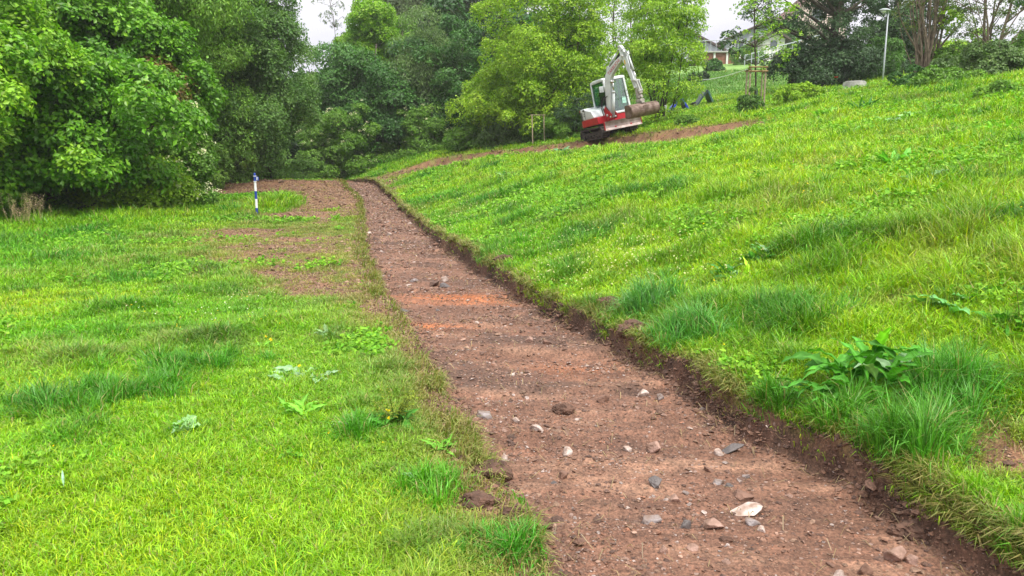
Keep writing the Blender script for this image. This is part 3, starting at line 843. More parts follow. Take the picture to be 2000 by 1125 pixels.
tree('poplar_tree', 'pale bluish green poplar in the gap beside the tall alder', T(612, 50),
     [dict(c=(0, 0, 3.9), rad=(1.2, 1.3, 3.3), nb=40, bsize=.8, sprays=1700, leaf=.18, n_per=8, pal=P((.10, .20, .06), (.16, .28, .08), (.20, .36, .08)), gaps=.15)])
# reed-like bare tip against the sky
tree('dead_tree', 'thin wispy treetop with drooping seed twigs against the sky gap', T(652, 50),
     [dict(c=(.3, 0, 9.9), rad=(.9, .6, 1.6), nb=16, bsize=.35, sprays=150, leaf=.16, n_per=5, pal=PAL_GREY, droop=1.2, elong=4, gaps=.1)], trunks=[((0, 0, -.2), (-.1, 0, 11.4), .035)], limbs=14)
for lab, px, Y_, rd, hh in [('leafy hazel bush under the lighter alder', 425, 34.5, (1.5, 1.0, 1.6), 1.1), ('dark leafy bush at the foot of the slender alder trunks', 478, 37, (1.3, 1.0, 1.3), .9),
    ('rounded hazel bush closing the right side of the shaded hollow', 632, 44.5, (1.5, 1.0, 1.7), 1.2), ('low green bush inside the shaded hollow', 560, 42.5, (1.8, .9, .8), .3), ('green bush behind the spoil heap beside the red tipped maple', 375, 31.5, (1.2, .9, 1.3), .9)]:
    tree('hazel_bush', lab, T(px, Y_), [dict(c=(0, 0, hh), rad=rd, nb=34, bsize=.5, sprays=1700, leaf=.15, n_per=9, pal=PAL_ALDER[1:] + PAL_ASH[2:], droop=.25)], cat='bush', trunk_r=.05)
# --- centre
tree('hazel_tree', 'big dark green hazel in the centre of the wood edge', T(740, 48),
     [dict(c=(0, 0, 3.3), rad=(3.2, 2.6, 3.1), nb=110, bsize=1.0, sprays=6400, leaf=.19, n_per=9, pal=PAL_DARK, droop=.35, flatb=.65)], trunks=[((-.6, 0, -.2), (-1.6, 0, 6.2), .13), ((.4, 0, -.2), (1.3, 0, 6.2), .12), ((0, 0, -.2), (0, .2, 7), .15), ((1.1, 0, -.2), (2.2, 0, 4.4), .08)])
tree('hazel_tree', 'dark hazel left of the big one with blossom at its foot', T(672, 49),
     [dict(c=(0, 0, 3.0), rad=(2.0, 2.0, 2.9), nb=50, bsize=.9, sprays=3000, leaf=.18, n_per=9, pal=PAL_DARK, droop=.35)])
tree('lime_tree', 'lime tree with a bright yellow green top standing over the dark hazel', T(738, 53),
     [dict(c=(-.1, 0, 7.2), rad=(1.7, 1.7, 2.5), nb=60, bsize=.85, sprays=3400, leaf=.20, n_per=9, pal=PAL_LIME, droop=.2, noise=.16)])
tree('lime_tree', 'smaller bright green lime crown to the right of the first', T(790, 54),
     [dict(c=(0, 0, 5.6), rad=(1.7, 1.6, 2.7), nb=36, bsize=.8, sprays=2000, leaf=.20, n_per=9, pal=PAL_LIME[:1] + PAL_ASH[1:], droop=.2)])
tree('willow_tree', 'grey green willow between the dark hazel and the yellow bush', T(838, 49),
     [dict(c=(0, 0, 3.7), rad=(1.9, 2.0, 3.7), nb=75, bsize=.9, sprays=4200, leaf=.20, n_per=9, pal=PAL_WIL, droop=.9, elong=3.6, upn=.3, spread=.36)])
tree('hazel_tree', 'dark tree tucked behind the grey green willow', T(905, 47),
     [dict(c=(0, 0, 3.2), rad=(1.9, 1.9, 3.3), nb=64, bsize=.85, sprays=3600, leaf=.18, n_per=9, pal=PAL_DARK, droop=.3)])
tree('poplar_tree', 'tall dull green poplar at the top of the view beside the sky gap', T(800, 68),
     [dict(c=(0, 0, 12.4), rad=(3.0, 3, 6.2), nb=80, bsize=1.2, sprays=3900, leaf=.26, n_per=9, pal=PAL_GREY, gaps=.06)], trunk_r=.3)
tree('birch_tree', 'weeping birch with grey green hanging curtains of twigs', T(870, 66),
     [dict(c=(0, 0, 12.5), rad=(3.4, 3, 6.0), nb=80, bsize=1.1, sprays=4600, leaf=.24, n_per=9, pal=PAL_GREY + P((.16, .18, .09)), droop=1.6, elong=3.6, hang=.8, upn=.05, spread=.4)], trunk_r=.25)
tree('birch_tree', 'darker weeping tree right of the hanging birch', T(960, 64),
     [dict(c=(0, 0, 12.2), rad=(3.2, 3, 6.0), nb=70, bsize=1.1, sprays=3800, leaf=.24, n_per=9, pal=P((.045, .075, .045), (.07, .11, .06)), droop=1.4, elong=3.2, hang=.6, upn=.1, spread=.4)], trunk_r=.25)
tree('spruce_tree', 'small dark conifer tip peeking over the hazels by the sky gap', T(695, 60),
     [dict(c=(0, 0, 6.0), rad=(1.1, 1.1, 3.2), nb=30, bsize=.6, sprays=1000, leaf=.2, n_per=9, pal=PAL_OAK, gaps=.1)])

# --- yellow green trees around the digger
def stems_fan(n, h, sprd, r, yj=.4):
    return [((random.uniform(-.25, .25), random.uniform(-.2, .2), -.2), (random.uniform(-1, 1) * sprd, random.uniform(-1, 1) * sprd * .6, h * random.uniform(.7, 1.05)), r * random.uniform(.6, 1.2)) for _ in range(n)]
tree('maple_tree', 'large yellow green field maple with many stems behind the digger on the left', T(1050, 40),
     [dict(c=(0, 0, 4.6), rad=(3.1, 2.6, 4.7), nb=120, bsize=.8, sprays=5600, leaf=.15, n_per=9, pal=PAL_YG, droop=.3, gaps=.10, flatb=.7, inner=.3), dict(c=(.1, -.6, 1.7), rad=(2.9, 1.7, 1.7), nb=40, bsize=.6, sprays=1800, leaf=.15, n_per=9, pal=PAL_YG, droop=.3, gaps=.1)], trunks=stems_fan(7, 8, 1.8, .09), bark=M_BARK_PALE, limbs=50)
tree('maple_tree', 'yellow green maple bough reaching low between wood and digger', T(962, 42),
     [dict(c=(0, 0, 2.5), rad=(1.5, 1.4, 2.4), nb=36, bsize=.65, sprays=1600, leaf=.15, n_per=9, pal=PAL_YG, droop=.3)], trunk_r=.07)
tree('maple_tree', 'slender yellow green maple directly behind the digger cab', T(1135, 39),
     [dict(c=(0, 0, 4.4), rad=(1.35, 1.4, 4.2), nb=50, bsize=.6, sprays=1700, leaf=.14, n_per=8, pal=PAL_YG, droop=.3, gaps=.2, inner=.3)], trunks=stems_fan(3, 8, .7, .07), limbs=30)
tree('willow_tree', 'airy light green willow with upright stems right of the digger arm', T(1292, 33.5),
     [dict(c=(-.1, 0, 3.5), rad=(1.6, 1.6, 3.6), nb=95, bsize=.62, sprays=3500, leaf=.15, n_per=8, pal=PAL_YG2, droop=.5, elong=2.8, gaps=.16, fuzz=.15, flatb=.5)], trunks=stems_fan(9, 6, 1.3, .05), limbs=60)
tree('willow_tree', 'tall light green tree whose top shows above the digger arm', T(1225, 45),
     [dict(c=(0, 0, 5.8), rad=(2.3, 2.0, 4.0), nb=60, bsize=.8, sprays=1900, leaf=.16, n_per=8, pal=PAL_YG2, droop=.4, elong=2.4, gaps=.3, fuzz=.1)], trunks=stems_fan(3, 8, .8, .08), limbs=36)
tree('holly_bush', 'small dark evergreen right behind the digger engine cover', T(1128, 36.5),
     [dict(c=(0, 0, 1.3), rad=(.75, .7, .8), nb=18, bsize=.4, sprays=520, leaf=.09, n_per=9, pal=PAL_OAK)], cat='bush', trunk_r=.06)
for lab, px, Y_, rd, hh, pal in [
    ('low dark green bush at the foot of the wood left of the tree stakes', 925, 42, (1.3, 1.1, 1.1), .7, PAL_BUSH),
    ('rounded bramble bush beside the left pair of tree stakes', 1000, 40.5, (1.5, 1.1, .95), .55, PAL_WIL),
    ('bramble bush under the big yellow green maple', 1075, 38.5, (1.3, 1.0, .8), .45, PAL_BUSH),
    ('leafy bush just left of the digger tracks', 1115, 37.0, (1.0, .9, .9), .5, PAL_BUSH),
    ('dark green bushy weed at the foot of the staked tree', 1468, 29.0, (.42, .4, .5), .3, PAL_ALDER),
    ('low leafy shrub in the grass right of the digger bucket', 1345, 29.5, (.4, .35, .22), .12, PAL_BUSH),
    ('wiry olive shrub on the slope between stakes and concrete shaft', 1570, 29, (.8, .5, .35), .2, PAL_YG2)]:
    tree('shrub', lab, T(px, Y_), [dict(c=(0, 0, hh), rad=rd, nb=30, bsize=max(.16, rd[0] * .32), sprays=int(500 + 900 * rd[0]), leaf=.055 + .05 * rd[0], n_per=9, pal=pal, droop=.2)], cat='bush', trunk_r=.03, limbs=12)
# hedge strip at the far end of the path
tree('hedge', 'low clipped looking green hedge band at the far end of the path', T(712, 46.5),
     [dict(c=(.6, .3, .35), rad=(2.6, .7, .55), nb=40, bsize=.45, sprays=2000, leaf=.13, n_per=9, pal=PAL_BUSH),
      dict(c=(4.2, .3, .75), rad=(2.2, .7, .5), nb=36, bsize=.4, sprays=1500, leaf=.12, n_per=9, pal=PAL_YG2)], cat='hedge', trunk_r=.03, limbs=10)

# --- staked young tree, oaks, coppices on the right
tree('young_tree', 'young staked tree with a thin trunk and sparse yellow green leaves', T(1475, 30),
     [dict(c=(.25, 0, 3.2), rad=(1.1, .9, 1.6), nb=34, bsize=.38, sprays=240, leaf=.13, n_per=7, pal=PAL_YG2[:2] + PAL_ALDER[1:2], gaps=.2, droop=.2, lowcut=-.95),
      dict(c=(-.95, 0, 2.7), rad=(.35, .3, .35), nb=8, bsize=.25, sprays=60, leaf=.12, n_per=6, pal=PAL_OAK)], trunks=[((0, 0, -.2), (.1, 0, 5.6), .045)], limbs=28)
tree('oak_tree', 'dark oak with low spreading boughs behind the concrete shaft', T(1622, 41),
     [dict(c=(.1, -.3, 1.2), rad=(2.0, 1.8, 1.4), nb=60, bsize=.65, gaps=.15, sprays=2600, leaf=.15, n_per=9, pal=PAL_OAK, droop=.3),
      dict(c=(-.3, 0, 5.0), rad=(3.8, 2.4, 2.2), nb=70, bsize=.6, sprays=2000, leaf=.15, n_per=9, pal=PAL_OAK, droop=.3, gaps=.2, lowcut=-.9),
      dict(c=(-2.0, -.2, 1.2), rad=(1.6, 1.2, .7), nb=22, bsize=.5, sprays=700, leaf=.15, n_per=9, pal=PAL_OAK, droop=.3, gaps=.1)], trunks=[((0, 0, -.3), (.1, 0, 8), .34)], limbs=60)
tree('oak_tree', 'second dark oak right behind the white street lamp', T(1752, 46),
     [dict(c=(-.3, 0, 1.7), rad=(2.6, 2.0, 1.8), nb=50, bsize=.8, sprays=2600, leaf=.16, n_per=9, pal=PAL_OAK + PAL_DARK[2:], droop=.3),
      dict(c=(0, 0, 5.3), rad=(3.6, 2.4, 2.3), nb=70, bsize=.6, sprays=1800, leaf=.16, n_per=9, pal=PAL_OAK, droop=.3, gaps=.25, lowcut=-.9)], trunks=[((0, 0, -.3), (0, 0, 8), .36)], limbs=60)
tree('shrub', 'light green shrub standing behind the foot of the street lamp', T(1715, 42.5),
     [dict(c=(0, 0, 1.3), rad=(.9, .7, 1.1), nb=24, bsize=.4, sprays=900, leaf=.13, n_per=9, pal=P((.06, .16, .03), (.12, .26, .04)))], cat='bush', trunk_r=.04)
tree('coppice_tree', 'thick old coppice with many bare brown stems beside the hedge', T(1806, 27),
     [dict(c=(.1, 0, 3.2), rad=(1.2, 1.0, 1.6), nb=30, bsize=.4, sprays=420, leaf=.10, n_per=7, pal=P((.10, .13, .04), (.14, .2, .03)), gaps=.3, droop=.4),
      dict(c=(.62, -.2, 2.2), rad=(.28, .25, .45), nb=8, bsize=.22, sprays=130, leaf=.11, n_per=7, pal=PAL_YG)],
     trunks=[((random.uniform(-.22, .30), random.uniform(-.2, .2), -.2), (random.uniform(-.6, .62), random.uniform(-.5, .5), random.uniform(2.6, 4.6)), random.uniform(.025, .065)) for _ in range(36)]
     + [((.25, 0, .7), (1.4, 0, 2.4), .06), ((-.1, 0, .9), (-1.2, -.2, 2.7), .045), ((-.25, -.1, .2), (-1.05, -.2, 1.9), .022)], bark=M_BARK_PALE, limbs=26)
tree('hazel_tree', 'open multi stemmed tree with sparse small leaves at the right', T(1932, 25),
     [dict(c=(-.1, 0, 2.3), rad=(1.9, 1.2, 1.9), nb=80, bsize=.3, sprays=1000, leaf=.085, n_per=6, pal=P((.05, .09, .03), (.10, .16, .03), (.16, .26, .03)), gaps=.1, droop=.4, upn=.7, flatb=.4, inner=.5)],
     trunks=[((random.uniform(-.12, .12), random.uniform(-.1, .1), -.2), (sx, random.uniform(-.4, .4), hz), rr) for sx, hz, rr in ((-1.5, 3.8, .03), (-.7, 5, .04), (-.2, 5.4, .06), (.35, 5.4, .05), (.9, 5.2, .06), (1.3, 3.6, .03), (-1.0, 3.0, .025), (.1, 5, .04), (1.8, 3.4, .025))], bark=M_BARK_PALE, limbs=60)
tree('young_tree', 'thin young tree with drooping leaves cut by the right border', T(2003, 30),
     [dict(c=(0, 0, 3.2), rad=(.55, .5, 1.0), nb=16, bsize=.3, sprays=230, leaf=.13, n_per=8, pal=PAL_DARK, droop=.6)], trunk_r=.04)
for lab, px, Y_, rd, hh, pal in [
    ('leafy green bush between the coppice and the sparse tree', 1862, 27.5, (1.1, .8, .85), .45, PAL_BUSH),
    ('ivy like undergrowth around the foot of the coppice', 1800, 25.5, (.6, .5, .4), .15, PAL_DARK),
    ('tangled bramble bush under the sparse tree at the right', 1950, 24.3, (1.2, .7, .6), .25, PAL_WIL),
    ('pale green scrub on the horizon behind the coppice', 1890, 36, (1.7, .8, 1.0), .6, PAL_YG2),
    ('low bramble hump below the leafy bush on the slope', 1855, 23.5, (1.0, .5, .3), .05, PAL_BUSH),
    ('green scrub on the horizon at the right border', 1995, 30, (1.3, .8, .8), .35, PAL_BUSH),
    ('dark leafy weed clump high on the slope near the right border', 1965, 17.0, (.35, .3, .25), .10, PAL_BUSH)]:
    tree('bramble_bush', lab, T(px, Y_), [dict(c=(0, 0, hh), rad=rd, nb=34, bsize=max(.15, rd[0] * .3), sprays=int(500 + 1100 * rd[0]), leaf=.05 + .045 * rd[0], n_per=9, pal=pal, droop=.25)], cat='bush', trunk_r=.025, limbs=16)

# the deep wood beyond: nobody could count it
def wood():
    parts = []
    for px, Y_, h, r in [(-300, 34, 8, 5), (-120, 34, 9, 5), (60, 36, 10, 5), (230, 38, 9, 5), (380, 44, 8, 5), (480, 56, 7.0, 5), (560, 58, 6.6, 4.5), (640, 62, 5.5, 4.2), (720, 62, 6, 4.5), (800, 62, 7, 4.5), (880, 60, 7.5, 4.5), (960, 58, 8, 4.5), (1040, 56, 7, 4)]:
        x, y_, z = T(px, Y_)
        v, q, c, _, _ = crown((x, y_, z + h * .42), (r, 2.5, h * .55), 60, 1.6, 1800, .5, 8, PAL_OAK[:2] + PAL_DARK[:2], inner=.5)
        parts.append((v, q, c))
    v, q, c = join(parts)
    tag(mesh_np('background_wood', v, quads=q, mat=M_LEAF, colors=c), 'deep shaded wood behind the front row of trees', kind='stuff')
wood()
def undergrowth():
    A = []; n = 2600
    px = R.uniform(-40, 900, n)
    for i in range(n):
        p = px[i]; Yb = np.interp(p, [-40, 100, 250, 380, 420, 600, 700, 900], [18.6, 20, 22.3, 27.5, 34, 41, 45.5, 43.5])
        y_ = Yb + abs(random.gauss(0, 1.0)); x = (p - 1000) / 1444 * y_
        A.append((x, y_, 0))
    A = np.array(A); A[:, 2] = H(A[:, 0], A[:, 1]) + R.uniform(0, .45, n)
    nn = np.tile([[0, -.3, .95]], (n, 1)); pal = np.array(PAL_BUSH)[R.randint(0, 3, n)]
    v, q, c = leaf_quads(A, 9, .20, .12, nn, pal, elong=2.2)
    tag(mesh_np('undergrowth', v, quads=q, mat=M_LEAF, colors=c), 'nettles and undergrowth along the foot of the wood', kind='stuff')
undergrowth()
# ------------------------------------------------------------------ the digger
M_WHITE = mat_basic('white_machine_paint', (.66, .71, .735), .36, noise=.22, nscale=2.5, bump=.03)
M_GREYW = mat_basic('grey_white_paint', (.50, .51, .50), .42, noise=.2, nscale=4)
M_RED = mat_basic('red_machine_paint', (.42, .012, .022), .35, noise=.25, nscale=4)
M_BLACK = mat_basic('black_rubber', (.022, .021, .020), .75, noise=.4, nscale=9, bump=.3)
M_TRACK = mat_basic('muddy_track', (.060, .045, .036), .85, noise=.55, nscale=7, bump=.6, dark=(.018, .017, .017))
M_STEEL = mat_basic('muddy_worn_steel', (.21, .15, .125), .5, metal=.25, noise=.45, nscale=5, bump=.35, dark=(.10, .062, .045))
M_BLADE = mat_basic('scraped_blade_steel', (.30, .245, .24), .4, metal=.35, noise=.4, nscale=4, bump=.2, dark=(.17, .12, .105))
M_CHROME = mat_basic('chrome_rod', (.7, .7, .7), .18, metal=1.0)
M_DARK = mat_basic('dark_plastic', (.03, .032, .034), .55)
M_SEAT = mat_basic('seat_fabric', (.04, .045, .05), .8)
M_YEL = mat_basic('yellow_sticker', (.75, .5, .03), .5)
M_REDTXT = mat_basic('red_lettering', (.50, .015, .03), .45)
def mat_glass(name, tint, refl=.18, alpha=.55):
    m = bpy.data.materials.new(name); m.use_nodes = True
    t = m.node_tree; out = t.nodes['Material Output']; t.nodes.remove(t.nodes['Principled BSDF'])
    tr = t.nodes.new('ShaderNodeBsdfTransparent'); tr.inputs[0].default_value = (*tint, 1)
    gl = t.nodes.new('ShaderNodeBsdfGlossy'); gl.inputs[0].default_value = (.8, .95, .92, 1); gl.inputs['Roughness'].default_value = .03
    fr = t.nodes.new('ShaderNodeFresnel'); fr.inputs[0].default_value = 1.5
    ad = t.nodes.new('ShaderNodeMath'); ad.operation = 'ADD'; ad.inputs[1].default_value = refl
    t.links.new(fr.outputs[0], ad.inputs[0])
    mx = t.nodes.new('ShaderNodeMixShader'); t.links.new(ad.outputs[0], mx.inputs[0]); t.links.new(tr.outputs[0], mx.inputs[1]); t.links.new(gl.outputs[0], mx.inputs[2])
    t.links.new(mx.outputs[0], out.inputs[0])
    return m
M_GLASS = mat_glass('green_tinted_cab_glass', (.30, .55, .50), .10)

def digger(loc, heading, roll, pitch=0.0):
    root = empty('excavator', loc, 'white and red tracked mini excavator standing tilted on the slope beside the dug strip', 'excavator')
    root.scale = (.9, .9, .9)
    root.rotation_mode = 'QUATERNION'
    root.rotation_quaternion = (Matrix.Rotation(math.radians(roll), 4, 'Y') @ Matrix.Rotation(math.radians(pitch), 4, 'X') @ Matrix.Rotation(math.radians(heading), 4, 'Z')).to_quaternion()
    # --- undercarriage
    def loop(r, x, zc, n=9, dx=0):
        p = []
        for i in range(n): a = math.pi / 2 - math.pi * i / (n - 1); p.append((x + r * math.cos(a), zc + r * math.sin(a)))
        for i in range(n): a = -math.pi / 2 - math.pi * i / (n - 1); p.append((-x + r * math.cos(a), zc + r * math.sin(a)))
        return p
    for sy in (-1, 1):
        y0, y1 = sorted((sy * .53, sy * .93))
        m = MB()
        outer = loop(.255, .93, .265, 11); inner = loop(.205, .93, .265, 11); n = len(outer)
        V_ = []
        for yy in (y0, y1): V_ += [(a, yy, b) for a, b in outer]
        for yy in (y0, y1): V_ += [(a, yy, b) for a, b in inner]
        F_ = []
        for i in range(n):
            j = (i + 1) % n
            F_ += [(i, n + i, n + j, j), (2 * n + i, 2 * n + j, 3 * n + j, 3 * n + i), (i, j, 2 * n + j, 2 * n + i), (n + i, 3 * n + i, 3 * n + j, n + j)]
        m.add(V_, F_)
        # grouser bars round the belt
        per = 2 * 1.86 + 2 * math.pi * .26
        for k in range(42):
            s_ = per * k / 42
            if s_ < 1.86: p = (-.93 + s_, .265 + .265); a = 0
            elif s_ < 1.86 + math.pi * .26: t_ = (s_ - 1.86) / .26; p = (.93 + .268 * math.sin(t_), .265 + .268 * math.cos(t_)); a = t_
            elif s_ < 3.72 + math.pi * .26: p = (.93 - (s_ - 1.86 - math.pi * .26), -.003); a = 0
            else: t_ = (s_ - 3.72 - math.pi * .26) / .26; p = (-.93 - .268 * math.sin(t_), .265 - .268 * math.cos(t_)); a = t_
            m.box((p[0], (y0 + y1) / 2, p[1]), (.05, .40, .035), Matrix.Rotation(a, 3, 'Y'))
        tr = m.build('track', M_TRACK, root)
        w = MB()
        for (x, z, r) in ((.93, .265, .19), (-.93, .265, .19), (-.5, .13, .085), (-.2, .13, .085), (.1, .13, .085), (.4, .13, .085), (.65, .13, .085), (0, .42, .05)):
            w.tube([(x, y0 + .03, z), (x, y1 - .03, z)], r, 14)
            w.tube([(x, y0 + .012, z), (x, y1 - .012, z)], r * .45, 10)
        w.build('rollers', M_TRACK, tr)
        f = MB(); f.box((0, sy * .73, .27), (1.5, .26, .17)); f.build('track_frame', M_TRACK, tr, .02)
    c = MB(); c.box((0, 0, .36), (1.1, 1.1, .22)); c.tube([(0, 0, .45), (0, 0, .62)], .42, 24)
    c.build('chassis', M_DARK, root, .02)
    # --- dozer blade
    b = MB(); prof = [(1.56, .66), (1.60, .68), (1.565, .58), (1.55, .48), (1.565, .38), (1.61, .27), (1.57, .26), (1.525, .37), (1.51, .48), (1.525, .59)]
    b.prism(prof, -.95, .95)
    bl = b.build('dozer_blade', M_BLADE, root, .006)
    b = MB()
    for s in (-1, 1):
        b.box((1.1, s * .40, .36), (.95, .09, .12)); b.box((1.50, s * .40, .40), (.08, .12, .3))
        b.prism([(1.50, .29), (1.60, .30), (1.60, .67), (1.50, .65)], s * .95 - .012, s * .95 + .012)
    b.tube([(.55, 0, .45), (1.5, 0, .5)], .05, 10); b.box((1.5, 0, .42), (.06, .9, .08))
    b.build('blade_arms', M_RED, bl, .008)
    # --- upper frame (red skirt)
    def plan(x0, x1, yh, r, n=6):
        p = [(x1, -yh), (x1, yh)]
        for i in range(n + 1): a = math.pi / 2 * i / n; p.append((x0 + r - r * math.sin(a), yh - r + r * math.cos(a)))
        for i in range(n + 1): a = math.pi / 2 * i / n; p.append((x0 + r - r * math.cos(a), -yh + r - r * math.sin(a)))
        return p
    s = MB(); s.prism(plan(-1.08, .92, .92, .42), .64, .97, 'z'); s.build('red_lower_body', M_RED, root, .03)
    s = MB(); s.prism(plan(-1.06, -.62, .90, .40), .60, .66, 'z'); s.box((-.1, 0, .62), (1.5, 1.5, .05)); s.build('belly_plate', M_DARK, root)
    # engine cover right and rear
    s = MB(); pl = plan(-1.07, -.32, .90, .42)
    s.prism(pl, .972, 1.50, 'z')
    ec = s.build('engine_cover', M_WHITE, root, .035)
    g = MB()
    for k in range(6):
        z = 1.02 + k * .062
        for i in range(9):
            a0 = math.pi / 2 * i / 9; a1 = math.pi / 2 * (i + 1) / 9
            r = .432; cx, cy = -1.07 + .42, -.90 + .42
            p0 = (cx - r * math.cos(a0), cy - r * math.sin(a0), z - .01 * i * .6); p1 = (cx - r * math.cos(a1), cy - r * math.sin(a1), z - .01 * (i + 1) * .6 + .0)
            g.tube([p0, p1], .020, 5)
        g.tube([(-1.082, -.48, z), (-1.082, -.05, z + .02)], .02, 5)
        g.tube([(-.84, -.868, z), (-.72, -.902, z), (-.56, -.905, z - .012)], .017, 5)
    g.build('cooling_grille', M_DARK, ec)
    g = MB(); g.box((-.44, -.905, 1.42), (.14, .012, .08)); g.box((-.43, -.905, 1.16), (.10, .012, .03)); g.box((-.43, -.905, 1.24), (.04, .012, .04)); g.box((-.345, -.903, 1.24), (.015, .012, .44))
    g.build('vents_and_handle', M_DARK, ec)
    g = MB(); g.box((-.86, -.885, 1.43), (.09, .012, .05), Matrix.Rotation(math.radians(-22), 3, 'Z')); g.build('badge', M_REDTXT, ec)
    s = MB(); s.prism([(-.32, .972), (.55, .972), (.55, 1.02), (.30, 1.30), (-.32, 1.44)], -.90, -.27); s.build('tank_cover', M_WHITE, root, .03)
    s = MB(); s.tube([(-1.0, -.86, .74), (-1.10, -.55, .86), (-1.11, -.1, .86)], .013, 6); s.build('tail_rail', M_RED, root)
    # --- cab
    cab = empty('cab', (0, 0, 0)); cab.parent = root
    x0, x1, ya, yb, z0, z1 = -.58, .90, -.24, .90, .975, 2.62
    fr = MB()
    def post(p, q, w): fr.tube([p, q], w, 6)
    def slab(p, q, r_, t_): pass
    # posts as boxes following slanted lines
    def bar(p, q, wx, wy):
        p, q = Vector(p), Vector(q)
        V_ = []
        for c_ in (p, q):
            V_ += [c_ + Vector((sx * wx / 2, sy * wy / 2, 0)) for sx, sy in ((-1, -1), (1, -1), (1, 1), (-1, 1))]
        fr.add(V_, [(0, 3, 2, 1), (4, 5, 6, 7), (0, 1, 5, 4), (1, 2, 6, 5), (2, 3, 7, 6), (3, 0, 4, 7)])
    bar((x1 + .02, ya + .05, z0), (x1 - .16, ya + .05, z1 - .05), .11, .10)
    bar((x1 + .02, yb - .05, z0), (x1 - .16, yb - .05, z1 - .05), .11, .10)
    bar((x0 + .06, ya + .05, z0), (x0 + .06, ya + .05, z1 - .05), .12, .10)
    bar((x0 + .06, yb - .05, z0), (x0 + .06, yb - .05, z1 - .05), .12, .10)
    bar((.12, yb - .05, z0), (.10, yb - .05, z1 - .05), .08, .06)
    fr.box(((x0 + x1) / 2, ya + .045, z0 + .22), (x1 - x0 - .1, .07, .44))
    fr.box(((x0 + x1) / 2, yb - .045, z0 + .14), (x1 - x0 - .1, .07, .28))
    fr.box((x0 + .05, (ya + yb) / 2, z0 + .30), (.08, yb - ya - .1, .6))
    fr.box((x1 + .02, (ya + yb) / 2, z0 + .05), (.07, yb - ya - .1, .10))
    fr.build('frame', M_WHITE, cab, .022)
    rf = MB(); rf.prism([(x0 - .02, z1 - .10), (x0 + .02, z1 + .01), (x0 + .3, z1 + .05), (x1 - .30, z1 + .05), (x1 - .11, z1), (x1 - .08, z1 - .10)], ya - .01, yb + .01)
    rf.build('roof', M_WHITE, cab, .035)
    gl = MB(); gl.add([(x1 + .005, ya + .10, z0 + .10), (x1 + .005, yb - .10, z0 + .10), (x1 - .155, yb - .10, z1 - .1), (x1 - .155, ya + .10, z1 - .1)], [(0, 1, 2, 3)])
    gl.build('windscreen', M_GLASS, cab)
    gl = MB(); gl.add([(x0 + .12, ya + .03, z0 + .44), (x1 - .08, ya + .03, z0 + .44), (x1 - .20, ya + .03, z1 - .1), (x0 + .12, ya + .03, z1 - .1)], [(0, 1, 2, 3)])
    gl.build('side_window', M_GLASS, cab)
    gl = MB(); gl.add([(x0 + .12, yb - .03, z0 + .28), (x1 - .05, yb - .03, z0 + .28), (x1 - .20, yb - .03, z1 - .1), (x0 + .12, yb - .03, z1 - .1)], [(0, 1, 2, 3)])
    gl.build('door_window', M_GLASS, cab)
    gl = MB(); gl.add([(x0 + .05, ya + .1, z0 + .6), (x0 + .05, yb - .1, z0 + .6), (x0 + .05, yb - .1, z1 - .1), (x0 + .05, ya + .1, z1 - .1)], [(0, 1, 2, 3)])
    gl.build('rear_window', M_GLASS, cab)
    k = MB(); k.box((-.2, .33, z0 + .38), (.5, .5, .16)); k.box((-.42, .33, z0 + .80), (.14, .48, .75), Matrix.Rotation(-.15, 3, 'Y')); k.box((-.42, .33, z0 + 1.25), (.1, .26, .2))
    k.build('seat', M_SEAT, cab, .03)
    k = MB(); k.box((.1, .33, z0 + .1), (1.3, 1.0, .10))
    for yy in (.02, .64): k.box((-.05, yy, z0 + .45), (.4, .12, .35)); k.tube([(.1, yy, z0 + .6), (.14, yy, z0 + .85)], .018, 6); k.tube([(.14, yy, z0 + .85), (.15, yy, z0 + .95)], .03, 8)
    k.tube([(.55, .25, z0 + .1), (.50, .25, z0 + .7)], .016, 6); k.tube([(.55, .42, z0 + .1), (.50, .42, z0 + .7)], .016, 6); k.box((.66, -.04, z0 + .75), (.1, .12, .22))
    k.build('controls', M_DARK, cab)
    k = MB(); k.tube([(.86, .02, z1 - .15), (.885, .30, z1 - .85)], .012, 5); k.tube([(.99, .2, z0 + .66), (.99, .82, z0 + .66)], .010, 5); k.tube([(x1 - .085, yb - .12, z0 + 1.0), (x1 - .06, yb - .12, z0 + .72)], .014, 5)
    k.build('wiper_and_rails', M_DARK, cab)
    k = MB(); k.box((x1 - .02, yb - .27, z0 + .55), (.008, .2, .28)); k.build('sticker', mat_basic('pale_sticker', (.4, .7, .62), .5), cab)
    k = MB(); k.tube([(x1 - .1, ya + .04, z1 - .3), (x1 - .02, ya - .16, z1 - .38)], .012, 6); k.box((x1 - .02, ya - .20, z1 - .46), (.05, .20, .27))
    k.build('mirror', M_WHITE, root, .02)
    k = MB(); k.box((x1 - .045, ya - .20, z1 - .46), (.012, .15, .20)); k.build('mirror_glass', M_DARK, root.children[-1] if False else cab)
    # --- boom group, swung a little to its left
    BR = Matrix.Rotation(math.radians(15), 3, 'Z'); O = Vector((1.12, -.34, .95))
    def W(p): return O + BR @ Vector(p)
    sb = MB(); sb.box((1.0, -.34, .80), (.34, .34, .34)); sb.tube([(1.12, -.34, .60), (1.12, -.34, 1.0)], .12, 16)
    br = sb.build('swing_bracket', M_RED, root, .02)
    def bplates(mb, prof, ys):
        for yy in ys:
            n = len(prof)
            A = [W((a, yy - .015, b_)) for a, b_ in prof]; B_ = [W((a, yy + .015, b_)) for a, b_ in prof]
            F = [tuple(range(n)), tuple(range(2 * n - 1, n - 1, -1))] + [(i, n + i, n + (i + 1) % n, (i + 1) % n) for i in range(n)]
            mb.add(A + B_, F)
